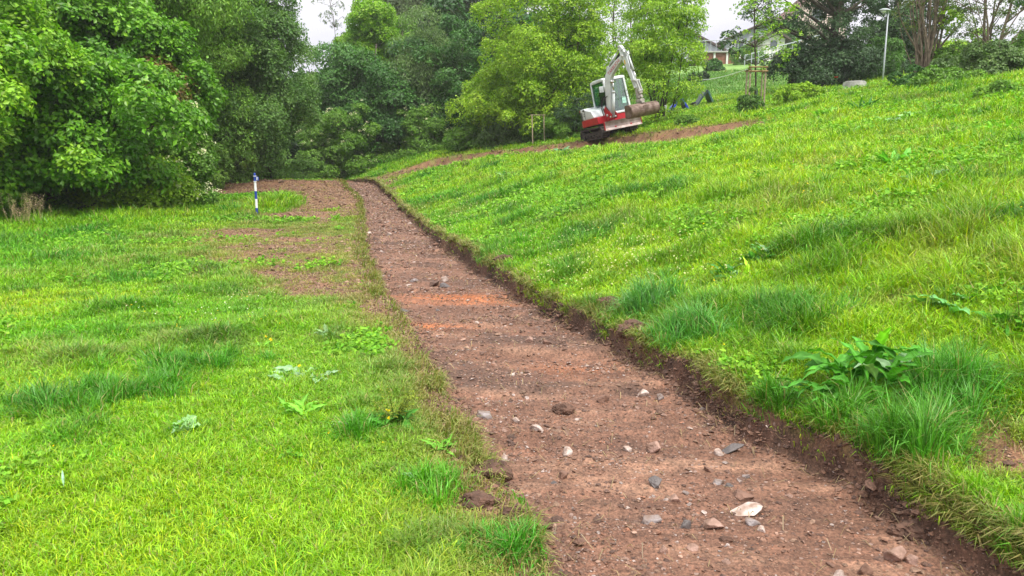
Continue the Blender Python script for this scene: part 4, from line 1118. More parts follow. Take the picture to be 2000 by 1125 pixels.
    pl_ = MB(); bplates(pl_, [(-.16, -.18), (.26, -.20), (.30, .0), (.12, .22), (-.05, .42), (-.16, .30)], (-.17, .17)); pl_.build('pivot_plates', M_RED, root, .01)
    def poly_beam(line, yh):
        """line: (x,z,half thickness) in the boom plane"""
        up_ = []; dn = []
        for i, (x, z, h) in enumerate(line):
            a = line[max(i - 1, 0)]; c_ = line[min(i + 1, len(line) - 1)]
            d = Vector((c_[0] - a[0], c_[1] - a[1])).normalized(); nrm = Vector((-d.y, d.x))
            up_.append((x + nrm.x * h, z + nrm.y * h)); dn.append((x - nrm.x * h, z - nrm.y * h))
        prof = up_ + dn[::-1]; n = len(line)
        A = [W((a, -yh, b_)) for a, b_ in prof]; B_ = [W((a, yh, b_)) for a, b_ in prof]; N_ = len(prof)
        F = []
        for i in range(n - 1):
            j = N_ - 1 - i
            F += [(i, i + 1, j - 1, j), (N_ + i, N_ + j, N_ + j - 1, N_ + i + 1)]
        for i in range(N_):
            j = (i + 1) % N_
            F.append((i, N_ + i, N_ + j, j))
        return A + B_, F
    bm_ = MB(); Vb, Fb = poly_beam([(-.02, -.05, .07), (.03, .12, .10), (.14, .70, .155), (.27, 1.40, .185), (.38, 1.66, .19), (.56, 1.85, .18), (1.05, 2.12, .13), (1.50, 2.33, .08)], .10)
    bm_.add(Vb, Fb); bo = bm_.build('boom', M_WHITE, root, .014)
    # hoses and valve covers
    hs = MB()
    for dy, o_ in ((.05, .20), (-.05, .20), (.0, .215)):
        hs.tube([W((-.18, dy, .2)), W((-.12 - .02, dy, .7)), W((.09, dy, 1.42)), W((.20, dy, 1.76)), W((.47, dy, 2.03)), W((1.0, dy, 2.28)), W((1.3, dy, 2.52)), W((1.52, dy * 1.3, 2.45))], .016, 6)
    hs.tube([W((.30, -.13, -.1)), W((.02, -.19, .4)), W((.0, -.17, .75)), W((.15, -.12, .85))], .02, 6)
    hs.tube([W((-.30, -.10, -.15)), W((-.28, -.22, .45)), W((-.02, -.16, .80))], .022, 6)
    hs.tube([W((-.30, .05, -.15)), W((-.38, -.08, .55)), W((-.08, -.12, .9))], .022, 6)
    hs.build('hoses', M_BLACK, bo)
    # boom cylinder in front
    cy = MB(); cy.tube([W((.20, 0, -.10)), W((.47, 0, .95))], .062, 14); cy.tube([W((.463, 0, .92)), W((.475, 0, .99))], .075, 14); bc = cy.build('boom_cylinder', M_WHITE, root, 0, True)
    cy = MB(); cy.tube([W((.47, 0, .95)), W((.54, 0, 1.38))], .033, 12); cy.tube([W((.545, -.12, 1.41)), W((.545, .12, 1.41))], .06, 12); cy.build('rod', M_CHROME, bc, 0, True)
    k = MB(); k.tube([W((.20, -.19, -.10)), W((.20, .19, -.10))], .045, 10); k.tube([W((0, -.20, 0)), W((0, .20, 0))], .06, 12); k.build('pivot_pins', M_GREYW, root, 0, True)
    # arm cylinder on the boom's back
    cy = MB(); cy.tube([W((.44, 0, 2.06)), W((1.02, 0, 2.50))], .055, 14); ac = cy.build('arm_cylinder', M_WHITE, root, 0, True)
    cy = MB(); cy.tube([W((1.02, 0, 2.50)), W((1.36, 0, 2.74))], .03, 12); cy.build('rod', M_CHROME, ac, 0, True)
    k = MB(); bplates(k, [(.34, 1.86), (.60, 2.0), (.48, 2.12), (.38, 2.11)], (-.07, .07)); k.build('cylinder_lugs', M_WHITE, bo)
    # arm (stick)
    st = MB(); Vb, Fb = poly_beam([(1.36, 2.80, .05), (1.42, 2.66, .10), (1.53, 2.36, .165), (1.66, 1.98, .135), (1.80, 1.45, .095), (1.93, .88, .075)], .085)
    st.add(Vb, Fb); stick = st.build('arm', M_WHITE, root, .012)
    for px_, pz_, pw_, pr_ in ((1.50, 2.33, .14, .055), (1.36, 2.76, .11, .04), (1.93, .88, .13, .045)):
        k = MB(); k.tube([W((px_, -pw_, pz_)), W((px_, pw_, pz_))], pr_, 12); k.build('pin', M_GREYW, stick, 0, True)
    cy = MB(); cy.tube([W((1.72, 0, 2.42)), W((1.93, 0, 1.62))], .052, 14); bcy = cy.build('bucket_cylinder', M_WHITE, root, 0, True)
    cy = MB(); cy.tube([W((1.93, 0, 1.62)), W((2.03, 0, 1.18))], .028, 12); cy.build('rod', M_CHROME, bcy, 0, True)
    k = MB(); bplates(k, [(1.55, 2.45), (1.76, 2.50), (1.78, 2.36), (1.62, 2.20)], (-.07, .07)); k.build('cylinder_lugs', M_WHITE, stick)
    hs = MB(); hs.tube([W((1.50, -.12, 2.55)), W((1.74, -.16, 2.62)), W((1.90, -.12, 2.30)), W((1.88, -.1, 1.7))], .014, 6); hs.tube([W((1.45, .12, 2.6)), W((1.70, .15, 2.64)), W((1.84, .11, 2.3)), W((1.86, .1, 1.6)), W((2.02, .1, .9))], .014, 6)
    hs.build('hoses', M_BLACK, stick)
    k = MB(); k.box(W((1.55, .16, 1.62)), (.16, .14, .2)); k.tube([W((1.55, .16, 1.62)), W((1.68, .05, 1.7))], .02, 6); k.build('work_lamp', M_DARK, root, .01)
    # linkage + tilting coupler
    lk = MB(); bplates(lk, [(1.78, 1.16), (1.86, 1.22), (2.07, 1.20), (2.06, 1.12)], (-.10, .10)); bplates(lk, [(1.98, 1.20), (2.08, 1.20), (2.20, .72), (2.10, .68)], (-.07, .07))
    lk.tube([W((2.03, -.14, 1.17)), W((2.03, .14, 1.17))], .04, 10); lk.tube([W((2.14, -.12, .71)), W((2.14, .12, .71))], .04, 10)
    lk.build('bucket_linkage', M_GREYW, root)
    cp = MB(); cp.box(W((2.03, 0, .70)), (.26, .20, .24), BR); cp.tube([W((1.98, 0, .60)), W((2.0, 0, .38))], .115, 14); cp.tube([W((1.86, 0, .46)), W((2.18, 0, .46))], .075, 12); cp.box(W((2.02, 0, .30)), (.30, .26, .12), BR); cp.box(W((2.03, 0, .20)), (.34, .2, .06), BR)
    cp.build('tilt_coupler', mat_basic('dusty_coupler', (.36, .33, .30), .6, noise=.45, nscale=8), root, .02)
    # grading bucket
    bw = .86; arc = []; cx_, cz_ = 2.0, -.10
    for i in range(15):
        a = math.radians(112 - 235 * i / 14); arc.append((cx_ + .30 * math.cos(a), cz_ + .29 * math.sin(a)))
    inn = [(cx_ + (x - cx_) * .93, cz_ + (z - cz_) * .93) for x, z in arc]
    bk = MB(); V_ = []; n = len(arc)
    for yy in (-bw, bw): V_ += [W((a, yy, b_)) for a, b_ in arc]
    for yy in (-bw, bw): V_ += [W((a, yy, b_)) for a, b_ in inn]
    F_ = []
    for i in range(n - 1):
        F_ += [(i, n + i, n + i + 1, i + 1), (2 * n + i, 2 * n + i + 1, 3 * n + i + 1, 3 * n + i), (i, i + 1, 2 * n + i + 1, 2 * n + i), (n + i, 3 * n + i, 3 * n + i + 1, n + i + 1)]
    F_ += [(0, 2 * n, 3 * n, n), (n - 1, 2 * n - 1, 4 * n - 1, 3 * n - 1)]
    bk.add(V_, F_)
    for yy in (-bw + .012, bw - .012):
        A = [W((a, yy - .014, b_)) for a, b_ in arc]; B_ = [W((a, yy + .014, b_)) for a, b_ in arc]
        bk.add(A + B_, [tuple(range(n)), tuple(range(2 * n - 1, n - 1, -1))] + [(i, n + i, n + (i + 1) % n, (i + 1) % n) for i in range(n)])
    bu = bk.build('grading_bucket', M_STEEL, root)
    k = MB(); 
    for yy in (-.13, .13): bplates(k, [(1.86, .14), (2.2, .14), (2.22, .06), (2.05, .16 - .04), (1.86, .1)], (yy,))
    k.box(W((2.30, 0, -.02)), (.02, .30, .16), BR)
    k.build('bucket_ears', M_STEEL, bu)
    # lettering on the boom side
    cu = bpy.data.curves.new('lettering', 'FONT'); cu.body = 'TAKEUCHI'; cu.size = .20; cu.extrude = .002; cu.align_x = 'CENTER'; cu.align_y = 'CENTER'
    tmp = bpy.data.objects.new('lettering_tmp', cu); col.objects.link(tmp)
    dg = bpy.context.evaluated_depsgraph_get(); me = bpy.data.meshes.new_from_object(tmp.evaluated_get(dg))
    bpy.data.objects.remove(tmp)
    lt = bpy.data.objects.new('lettering', me); col.objects.link(lt); me.materials.clear(); me.materials.append(M_REDTXT)
    lt.parent = bo
    ang = math.atan2(2.12 - 1.85, 1.05 - .56)
    X_ = BR @ Vector((math.cos(ang), 0, math.sin(ang))); Z_ = BR @ Vector((0, -1, 0)); Y_ = Z_.cross(X_)
    Mx = Matrix.Identity(4)
    for i in range(3): Mx[i][0] = X_[i]; Mx[i][1] = Y_[i]; Mx[i][2] = Z_[i]
    Mx.translation = W((.86, -.104, 1.99))
    lt.matrix_local = Mx
    k = MB(); k.box(W((1.58, -.088, 2.05)), (.07, .006, .18), BR); k.build('warning_sticker', M_YEL, stick)
    return root
DIG = hit(1190, 268)
DIGGER = digger((DIG[0], DIG[1], DIG[2] + .02), -70, -11.5)
# ------------------------------------------------------------------ posts, stakes, lamp, houses
M_BLUE = mat_basic('blue_paint', (.012, .045, .30), .4, noise=.1)
M_POSTW = mat_basic('white_post_paint', (.75, .77, .80), .4, noise=.08)
M_WOODP = mat_basic('weathered_pale_wood', (.36, .30, .20), .8, noise=.35, nscale=12, bump=.4)
M_WOODR = mat_basic('brown_round_wood', (.34, .22, .10), .75, noise=.35, nscale=12, bump=.4)
M_LAMP = mat_basic('light_grey_lamp_paint', (.36, .40, .44), .4, noise=.08)
M_CONC = mat_basic('old_concrete', (.42, .42, .40), .85, noise=.3, nscale=6, bump=.3)

def marker_post():
    x, y, z = hit(502, 419)
    r = empty('marker_post', (x, y, z), 'blue and white banded survey marker post with a small plate on top', 'marker post')
    h = .98; zz = 0.0
    segs = [(0.03, .18, M_BLUE), (.18, .43, M_POSTW), (.43, .65, M_BLUE), (.65, .90, M_POSTW), (.90, 1.08, M_BLUE)]
    for a, b, m in segs:
        k = MB(); k.tube([(0, 0, a), (0, 0, b)], .034, 14); k.build('blue_band' if m is M_BLUE else 'white_band', m, r, 0, False)
    k = MB(); k.tube([(0, 0, -.2), (0, 0, .06)], .024, 10); k.tube([(0, 0, 1.08), (0, 0, 1.13), (0, 0, 1.15)], [.03, .03, .012], 12); k.build('cap', M_BLUE, r)
    k = MB(); k.tube([(0, 0, .905), (0, 0, .925)], .048, 14); k.tube([(0, 0, 1.055), (0, 0, 1.07)], .048, 14); k.build('collar', M_POSTW, r)
    k = MB(); k.box((.075, -.03, .99), (.085, .02, .11)); pl = k.build('plate', M_BLUE, r, .004)
    k = MB(); k.box((.060, -.043, .99), (.012, .004, .085)); k.box((.080, -.043, 1.025), (.035, .004, .012)); k.box((.080, -.043, .99), (.035, .004, .010)); k.box((.097, -.043, 1.008), (.010, .004, .03)); k.box((.088, -.043, .958), (.03, .004, .012))
    k.build('white_marks', M_POSTW, pl)
marker_post()

def stakes_right():
    x, y, z = T(1475, 30)
    r = empty('tree_stakes', (x, y, z), 'wooden four post tree stake frame with cross rails around the staked tree', 'tree stakes')
    S = [(-.30, -.28), (.28, -.30), (-.26, .28), (.34, .26)]
    for i, (a, b) in enumerate(S):
        k = MB(); zz = float(land(np.array([x + a]), np.array([y + b]))[0]) - z - .2
        k.tube([(a * 1.02, b, zz), (a, b, 1.62 + .05 * (i % 2))], .036 if i < 3 else .03, 8); k.build('post', M_WOODP, r)
    for p, q, zz in (((-.38, -.30), (.36, -.32), 1.66), ((-.32, -.34), (-.26, .34), 1.60), ((-.34, .30), (.42, .28), 1.56), ((.30, -.36), (.36, .34), 1.50), ((-.38, -.33), (.36, -.35), 1.50)):
        k = MB(); k.tube([(p[0], p[1], zz), (q[0], q[1], zz)], .032, 8); k.build('cross_rail', M_WOODR, r)
    k = MB(); k.tube([(.05, -.05, -.1), (.06, -.05, .85)], .045, 8); k.build('trunk_guard', mat_basic('dark_tube_guard', (.05, .08, .05), .7), r)
stakes_right()
def stakes_left():
    x, y, z = T(1050, 37.0)
    r = empty('tree_stakes', (x, y, z), 'pair of pale wooden stakes with a thin crossbar left of the digger', 'tree stakes')
    for a, b in ((-.28, .0), (.30, .1)):
        k = MB(); k.tube([(a + .06, b, -.3), (a, b, 1.45)], .028, 8); k.build('post', M_WOODP, r)
    k = MB(); k.tube([(-.36, -.02, 1.42), (.38, .08, 1.43)], .016, 6); k.build('cross_rail', M_WOODP, r)
stakes_left()
def street_lamp(px, Y_, h, lab, k_=1.0):
    x, y, z = T(px, Y_)
    r = empty('street_lamp', (x, y, z), lab, 'street lamp')
    k = MB(); k.tube([(0, 0, -.3), (0, 0, 1.0), (0, 0, h)], [.075 * k_, .07 * k_, .045 * k_], 12); k.build('pole', M_LAMP, r, 0, True)
    k = MB(); k.tube([(0, 0, h - .02), (.0, 0, h + .12), (-.12, 0, h + .20)], [.045 * k_, .04 * k_, .035 * k_], 10); k.build('bracket', M_LAMP, r, 0, True)
    k = MB(); n = 12; V_ = []; F_ = []
    prof = [(a_ * .8, b_ * .8, c_ * .8) for a_, b_, c_ in [(.14, .02, .0), (.06, .16, .09), (-.12, .22, .13), (-.38, .22, .11), (-.55, .13, .04), (-.62, .02, -.02)]]
    rings = []
    for (cx, wy, hz) in prof:
        ring = []
        for i in range(n + 1):
            a = math.pi * i / n; ring.append(((cx), wy * math.cos(a), max(0, hz) * math.sin(a) + h + .14 - cx * .05))
        rings.append(ring)
    for ring in rings: V_ += ring
    for i in range(len(rings) - 1):
        for j in range(n): F_.append((i * (n + 1) + j, i * (n + 1) + j + 1, (i + 1) * (n + 1) + j + 1, (i + 1) * (n + 1) + j))
    for i in range(len(rings) - 1): F_.append((i * (n + 1), (i + 1) * (n + 1), (i + 1) * (n + 1) + n, i * (n + 1) + n))
    k.add(V_, F_); k.build('lamp_head', M_LAMP, r, 0, True)
    k = MB(); k.tube([(-.24, 0, h + .16), (-.24, 0, h + .07), (-.24, 0, h + .03)], [.13, .11, .05], 14); k.build('diffuser', mat_basic('frosted_cover', (.7, .72, .72), .3), r, 0, True)
street_lamp(1727, 38.5, 3.3, 'light grey street lamp leaning slightly beside the thick coppice', .62)
street_lamp(1375, 95, 3.9, 'small distant street lamp standing between the two gabled houses', 1.6)

def shaft():
    x, y, z = T(1672, 33.5); z += .12
    r = empty('concrete_shaft', (x, y, z), 'low pale concrete shaft ring sticking out of the grass by the dark oak', 'concrete shaft')
    k = MB(); k.tube([(0, 0, -.2), (0, 0, .10)], .50, 28); k.tube([(0, 0, .10), (0, 0, .20)], .47, 28); k.build('ring', M_CONC, r, .012)
    k = MB(); k.tube([(0, 0, .195), (0, 0, .24)], .40, 24); k.build('lid', mat_basic('grey_cast_lid', (.28, .28, .27), .7, noise=.3), r, .008)
shaft()

def aframe(px, Y_, lab, m1, m2, w, h, name, flip=1):
    x, y, z = T(px, Y_)
    r = empty(name, (x, y, z), lab, 'ramp')
    k = MB(); a = .5
    k.prism([(-w, -.1), (-w * .82, -.1), (.06, h), (-.06, h)], -a, a); k.build('ramp_panel', m1, r, .01)
    k = MB(); k.prism([(w * .62, -.1), (w * .80, -.1), (.08, h - .02), (.03, h - .12)], -a, a); k.build('ramp_panel', m2, r, .01)
    k = MB(); k.tube([(0, -a - .02, h - .02), (0, a + .02, h - .02)], .04, 8); k.tube([(-w * 1.1, -a, .08), (-w * 1.1, a, .08)], .06, 8); k.build('hinge_bar', M_DARK, r)
M_TARP = mat_basic('dark_green_sheet', (.025, .06, .065), .5, noise=.3)
M_TARP2 = mat_basic('teal_sheet', (.06, .16, .16), .5, noise=.3)
M_BLU2 = mat_basic('bright_blue_sheet', (.01, .04, .42), .45, noise=.2)
aframe(1378, 43, 'dark folded A shaped ramp standing in the mown grass', M_TARP, M_TARP2, .62, .78, 'ramp_frame')
aframe(1328, 41.0, 'blue ended dark ramp half hidden by the airy willow', M_BLU2, M_BLU2, .75, .72, 'ramp_frame')
def sign():
    x, y, z = T(1298, 33.0)
    r = empty('tree_sign', (x, y - .25, z), 'small white label plate in front of the willow stems', 'sign')
    k = MB(); k.tube([(0, 0, -.2), (0, 0, .82)], .014, 8); k.build('stick', M_WOODP, r)
    k = MB(); k.box((0, -.02, .72), (.10, .012, .17)); k.build('plate', M_POSTW, r, .003)
sign()

# --- houses on the far hill
M_REND = mat_basic('pale_blue_render', (.42, .47, .52), .8, noise=.08)
M_RENDW = mat_basic('white_render', (.66, .66, .65), .8, noise=.08)
M_BRICK = mat_basic('red_brown_brick', (.25, .105, .07), .85, noise=.3, nscale=3)
M_ROOFD = mat_basic('dark_brown_roof', (.085, .062, .055), .8, noise=.3)
M_WIN = mat_basic('dark_window_glass', (.07, .09, .10), .1, spec=.8)
M_PINK = mat_basic('pinkish_render', (.58, .46, .44), .8, noise=.1)
def house(px, Y_, lab, w, d, he, hr, wall, roof, ry, side='gable', wins=(), extra=None, dz=0, name='house', rz=0):
    x, y, z = T(px, Y_); z += dz
    r = empty(name, (x, y, z), lab, 'house', rz=rz)
    k = MB(); k.prism([(-w / 2, -2), (w / 2, -2), (w / 2, he), (ry, hr - .12), (-w / 2, he)], 0, d); k.build('wall', wall, r)
    k = MB()
    for (xa, za), (xb, zb) in (((-w / 2 - .5, he - .5 * (hr - he) / (w / 2 + ry) ), (ry, hr)), ((ry, hr), (w / 2 + .5, he - .5 * (hr - he) / (w / 2 - ry)))):
        k.prism([(xa, za), (xb, zb), (xb, zb + .22), (xa, za + .22)], -.6, d + .3)
    k.build('roof', roof, r)
    for (cx, cz, ww, hh) in wins:
        k = MB(); k.box((cx, -.03, cz), (ww + .16, .10, hh + .16)); f = k.build('window', M_RENDW, r)
        k = MB(); k.box((cx, -.08, cz), (ww, .06, hh)); k.build('pane', M_WIN, f)
    if extra: extra(r)
    return r
def balc(r):
    k = MB(); k.box((2.2, -1.2, .95), (6.2, 2.2, .18)); b = k.build('balcony', M_CONC, r)
    k = MB()
    for i in range(9): k.tube([(-.8 + i * .75, -2.25, 1.0), (-.8 + i * .75, -2.25, 2.0)], .03, 5)
    k.tube([(-.8, -2.25, 2.0), (5.2, -2.25, 2.0)], .035, 5); k.build('railing', M_LAMP, b)
house(1338, 92, 'pale blue gabled house with dark roof edge partly hidden by the willow', 9.0, 8, 2.4, 5.6, M_REND, M_ROOFD, -2.0, wins=[(1.3, 2.3, 2.0, 2.2), (-2, 2.3, 1.4, 1.4), (3.3, .9, 1.2, 1.2)], extra=balc, dz=-.6)
house(1484, 96, 'house with a wide dark sloping roof behind the staked tree', 8.4, 8, 1.8, 4.2, M_REND, M_ROOFD, 1.6, wins=[(-2.6, 1.2, 1.0, 1.1), (-.6, 1.4, 1.4, 1.4)], dz=.6)
house(1592, 104, 'pinkish gabled house with a steep brown roof seen between oak boughs', 8, 8, 2.6, 6.6, M_PINK, mat_basic('red_brown_roof', (.16, .085, .07), .8, noise=.3), .5, wins=[(0, 3, 1.4, 1.4)], dz=2.5)
house(1510, 88, 'small white garden house behind the staked tree', 2.6, 3, 1.6, 2.4, M_RENDW, M_ROOFD, 0, wins=[(0, 1, .8, .8)], dz=.8)
def terrace():
    x, y, z = T(1408, 88)
    r = empty('brick_garage', (x, y, z), 'low red brown brick garage with a railed roof terrace between the houses', 'garage')
    k = MB(); k.box((0, 2, .1), (5.0, 4, 2.4)); k.build('wall', M_BRICK, r)
    k = MB(); k.box((0, 1.9, 1.37), (5.3, 4.4, .14)); k.build('flat_roof', M_CONC, r)
    for i in range(4):
        k = MB(); k.box((-2.2 + i * 1.45, -.06, .1), (.22, .14, 2.38)); k.build('pillar', M_RENDW, r)
    k = MB()
    for i in range(9): k.tube([(-2.5 + i * .625, -.15, 1.44), (-2.5 + i * .625, -.15, 2.6)], .035, 5)
    k.tube([(-2.5, -.15, 2.6), (2.5, -.15, 2.6)], .04, 5); k.build('railing', M_LAMP, r)
    k = MB(); k.box((-1.5, -.03, .0), (1.0, .04, 1.0)); k.build('opening', M_DARK, r)
terrace()
def railing():
    k = MB(); P0 = hit(1448, 133); 
    x0, y0, z0 = T(1455, 80); x1, y1, z1 = T(1600, 80)
    r = empty('handrail_fence', (x0, y0, z0), 'pale handrail fence climbing the far hill toward the oak', 'fence')
    n = 12; posts = []
    for i in range(n):
        t = i / (n - 1); x = x0 + (x1 - x0) * t; y = y0 + (y1 - y0) * t
        z = float(land(np.array([x]), np.array([y]))[0]); posts.append((x - x0, y - y0, z - z0 + 1.5 * t))
    for p in posts:
        k = MB(); k.tube([(p[0], p[1], p[2] - 2.0), (p[0], p[1], p[2] + 1.1)], .05, 6); k.build('post', M_LAMP, r)
    k = MB(); k.tube([(p[0], p[1], p[2] + 1.1) for p in posts], .06, 6); k.build('top_rail', M_LAMP, r)
    k = MB(); k.tube([(p[0], p[1], p[2] + .55) for p in posts], .04, 6); k.build('lower_rail', M_LAMP, r)
railing()
for lab, px, Y_, rd, hh, pal in [
    ('light green shrub in front of the sloping roof house', 1458, 84, (1.5, 1.0, 1.2), 1.0, P((.12, .25, .06), (.18, .34, .08))),
    ('round dark bush on the far green hillside', 1395, 75, (.95, .8, .7), .4, PAL_DARK),
    ('small dark bush under the white cord on the hillside', 1362, 62, (.7, .6, .55), .3, PAL_OAK),
    ('green garden tree beside the handrail fence', 1520, 92, (2.6, 1.5, 2.2), 2.2, PAL_DARK),
    ('garden shrub below the pinkish gabled house', 1560, 92, (2.8, 1.5, 2.0), 1.8, PAL_WIL)]:
    tree('garden_shrub', lab, T(px, Y_), [dict(c=(0, 0, hh), rad=rd, nb=30, bsize=max(.2, rd[0] * .3), sprays=700, leaf=.22, n_per=8, pal=pal, droop=.2)], cat='bush', trunk_r=.04, limbs=10)
def cord():
    x0, y0, z0 = T(1356, 46); x1, y1, z1 = T(1470, 30)
    A = Vector((x0, y0, z0 + 1.35)); B = Vector((x1 - .3, y1 - .28, z1 + 1.6)); k = MB()
    pts = []
    for i in range(15):
        t = i / 14; p = A.lerp(B, t) - Vector((0, 0, .12 * math.sin(math.pi * t))); pts.append(p - A)
    k.tube(pts, .014, 5); o = k.build('cord', M_POSTW, None, loc=A)
    tag(o, 'thin white cord running from the tree stakes down to the willow', 'cord')
cord()
def poppy():
    x, y, z = T(1633, 34); r = empty('poppy', (x, y, z), 'single red poppy standing in front of the dark oak', 'flower')
    k = MB(); k.tube([(0, 0, -.1), (.02, 0, .40), (.03, 0, .62)], .006, 5); k.build('stem', mat_basic('green_stem', (.08, .18, .03), .6), r)
    k = MB()
    for i in range(5):
        a = i * 2 * math.pi / 5; d = Vector((math.cos(a), math.sin(a), 0)); e = Vector((-math.sin(a), math.cos(a), 0)); o = Vector((.03, 0, .62))
        k.add([o, o + d * .05 + e * .05 + Vector((0, 0, .03)), o + d * .085 + Vector((0, 0, .06)), o + d * .05 - e * .05 + Vector((0, 0, .03))], [(0, 1, 2, 3)])
    k.build('petals', mat_basic('red_petals', (.75, .03, .03), .5), r)
poppy()
# ------------------------------------------------------------------ broad leaved weeds
def big_leaf(length, width, arch, a, tilt, curl=.25, wave=.1, segs=9, twist=0.0):
    """a dock / dandelion leaf as a grid: returns V,Q"""
    V = []; p = Vector((0, 0, 0)); d0 = Vector((math.cos(a), math.sin(a), 0)); side = Vector((-math.sin(a), math.cos(a), 0))
    ang = tilt; st = length / segs
    side = (side * math.cos(twist) + Vector((0, 0, 1)) * math.sin(twist))
    for i in range(segs + 1):
        t = i / segs
        w = width * (math.sin(math.pi * min(1, max(0, (t - .14) / .86)) ** .72)) * .5 if t > .14 else width * .04
        w = max(w, width * .03 if t < .9 else 0.001)
        up = Vector((0, 0, 1)) * math.cos(ang) - d0 * math.sin(ang)
        f = wave * w * math.sin(i * 2.1 + a * 3)
        for j, s in enumerate((-1, -.5, 0, .5, 1)):
            V.append(p + side * (w * s) + up * (curl * w * abs(s) * 1.0 + f * s + (wave * .6 * w * math.sin(i * 3.3 + s * 5)) * abs(s)))
        d = d0 * math.cos(ang) + Vector((0, 0, 1)) * math.sin(ang)
        p = p + d * st; ang -= arch / segs
    Q = [(i * 5 + j, i * 5 + j + 1, (i + 1) * 5 + j + 1, (i + 1) * 5 + j) for i in range(segs) for j in range(4)]
    return np.array([tuple(v) for v in V]), np.array(Q)
def rosette(name, label, px, py, n, length, width, colr, tilt=(.35, 1.0), arch=(.8, 1.7), dirs=None, cat='weed', group=None, stem=0, flowers=0, lift=0.0, pale=0.0, at_=None, segs=12, mat=None):
    x, y, z = at_ or hit(px, py)
    r = empty(name, (x, y, z), label, cat, group)
    main = 'large' in label or 'out of the large' in label
    if n > 5: n = int(n * 2.4)
    if not main: width *= .62; length *= .72
    n = min(n, 42)
    for i in range(n):
        a = (dirs[i % len(dirs)] + random.uniform(-.3, .3)) if dirs else i * 2.4 + random.uniform(-.4, .4)
        L = length * random.uniform(.4, 1.15)
        v, q = big_leaf(L, width * random.uniform(.75, 1.2), random.uniform(*arch), a, random.uniform(*tilt), random.uniform(.1, .4), .30, segs, random.uniform(-.6, .6))
        q_ = length * (.55 if n > 9 else .2) * math.sqrt(random.random()); b_ = random.uniform(0, 6.28); dz = float(H(np.array([x + q_ * math.cos(b_)]), np.array([y + q_ * math.sin(b_)]))[0]) - z
        v = v + np.array([math.cos(b_) * q_, math.sin(b_) * q_, .01 + lift + dz])
        c = np.array(colr) * random.uniform(.8, 1.6)
        if random.random() < pale: c = np.array([.20, .34, .17]) * random.uniform(.8, 1.2)
        cc = np.tile(c, (len(v), 1)) * R.uniform(.75, 1.25, (len(v), 1)); cc[2::5] = cc[2::5] * 1.35 + .02
        mesh_np('leaf', v, quads=q, mat=mat or M_WEED, colors=np.clip(cc, 0, .9), parent=r, smooth=True)
    for i in range(stem):
        k = MB(); a = random.uniform(0, 6.28); h = length * random.uniform(.8, 1.5); k.tube([(0, 0, 0), (math.cos(a) * .04, math.sin(a) * .04, h * .5), (math.cos(a) * .12, math.sin(a) * .12, h)], [.005, .004, .002], 5)
        s = k.build('stem', mat_basic('weed_stem', (.14, .18, .03), .6), r)
        A = np.array([[math.cos(a) * (.04 + .08 * t), math.sin(a) * (.04 + .08 * t), h * (.4 + .6 * t)] for t in np.linspace(0, 1, 9)])
        v, q, c = leaf_quads(A, 7, .035, .018, np.tile([[0, 0, 1.]], (9, 1)), np.tile([[.20, .26, .03]], (9, 1)))
        mesh_np('seed_heads', v, quads=q, mat=M_WEED, colors=c, parent=s)
    for i in range(flowers):
        a = random.uniform(0, 6.28); q = random.uniform(.05, .6) * length
        A = np.array([[math.cos(a) * q, math.sin(a) * q, random.uniform(.06, .12)]])
        v, q_, c = leaf_quads(A, 12, .010, .012, np.array([[0, -.3, .95]]), np.array([[.80, .60, .01]]), elong=1.2, cvar=.1)
        mesh_np('flower_head', v, quads=q_, mat=M_WEED, colors=c, parent=r)
    return r
DOCK = (.045, .180, .014); DOCKL = (.13, .33, .03); GREYG = (.20, .33, .17)
rosette('dock_plant', 'large broad leaved dock with arching leaves on the right bank', 1690, 762, 17, .38, .085, (.055, .21, .016), (.6, 1.42), (.9, 2.2), stem=0, lift=.08, pale=.06)
rosette('dock_plant', 'bright young dock leaves standing upright out of the large dock', 1720, 740, 3, .26, .07, (.15, .38, .02), (1.1, 1.45), (.5, 1.1), lift=.14)
rosette('dock_plant', 'low dock with ribbed leaves reaching toward the path edge', 1620, 800, 8, .34, .085, DOCK, (.3, .9), (.9, 1.6), dirs=[2.7, 3.3, 3.7, 2.2], lift=.08)
rosette('dock_plant', 'dock with a long pointing leaf on the slope above the large dock', 1860, 610, 7, .28, .09, (.10, .27, .08), (.5, 1.2), (.6, 1.4), pale=.4, stem=1)
rosette('dock_plant', 'dock clump cut by the right border above the grass tuft', 1990, 650, 9, .30, .10, DOCK, (.5, 1.2), (.7, 1.6), stem=2)
rosette('burdock_plant', 'sprawling grey green burdock with ragged leaves lying in the lawn', 590, 745, 13, .34, .12, GREYG, (.12, .5), (.2, .9), dirs=[.2, .6, 2.9, 3.3, 2.4, 5.6, 5.0], pale=.5, flowers=1)
rosette('dandelion_plant', 'bright green clump of toothed leaves below the sprawling burdock', 595, 812, 18, .24, .05, DOCKL, (.4, 1.1), (.5, 1.3))
rosette('burdock_plant', 'pale crinkled round leaf lettuce like weed on the lawn', 365, 845, 8, .15, .13, (.20, .36, .14), (.7, 1.3), (.8, 1.6), pale=.3)
rosette('dock_plant', 'dark leafy dock with seed stalks and yellow flowers by the left path edge', 770, 835, 13, .24, .07, (.05, .17, .02), (.6, 1.2), (.8, 1.8), stem=9, flowers=3)
rosette('dock_plant', 'single pale leaf stretched flat in the grass beside the leafy dock', 700, 838, 3, .26, .07, (.36, .46, .34), (.15, .4), (.2, .5), dirs=[3.2, 2.9])
rosette('dandelion_plant', 'light green dandelion rosette near the left path edge', 870, 880, 12, .16, .035, DOCKL, (.3, .9), (.4, 1.0))
rosette('dandelion_plant', 'small rosette with a silvery leaf on the lawn', 820, 945, 7, .14, .045, (.16, .34, .07), (.4, 1.1), (.5, 1.2), pale=.3)
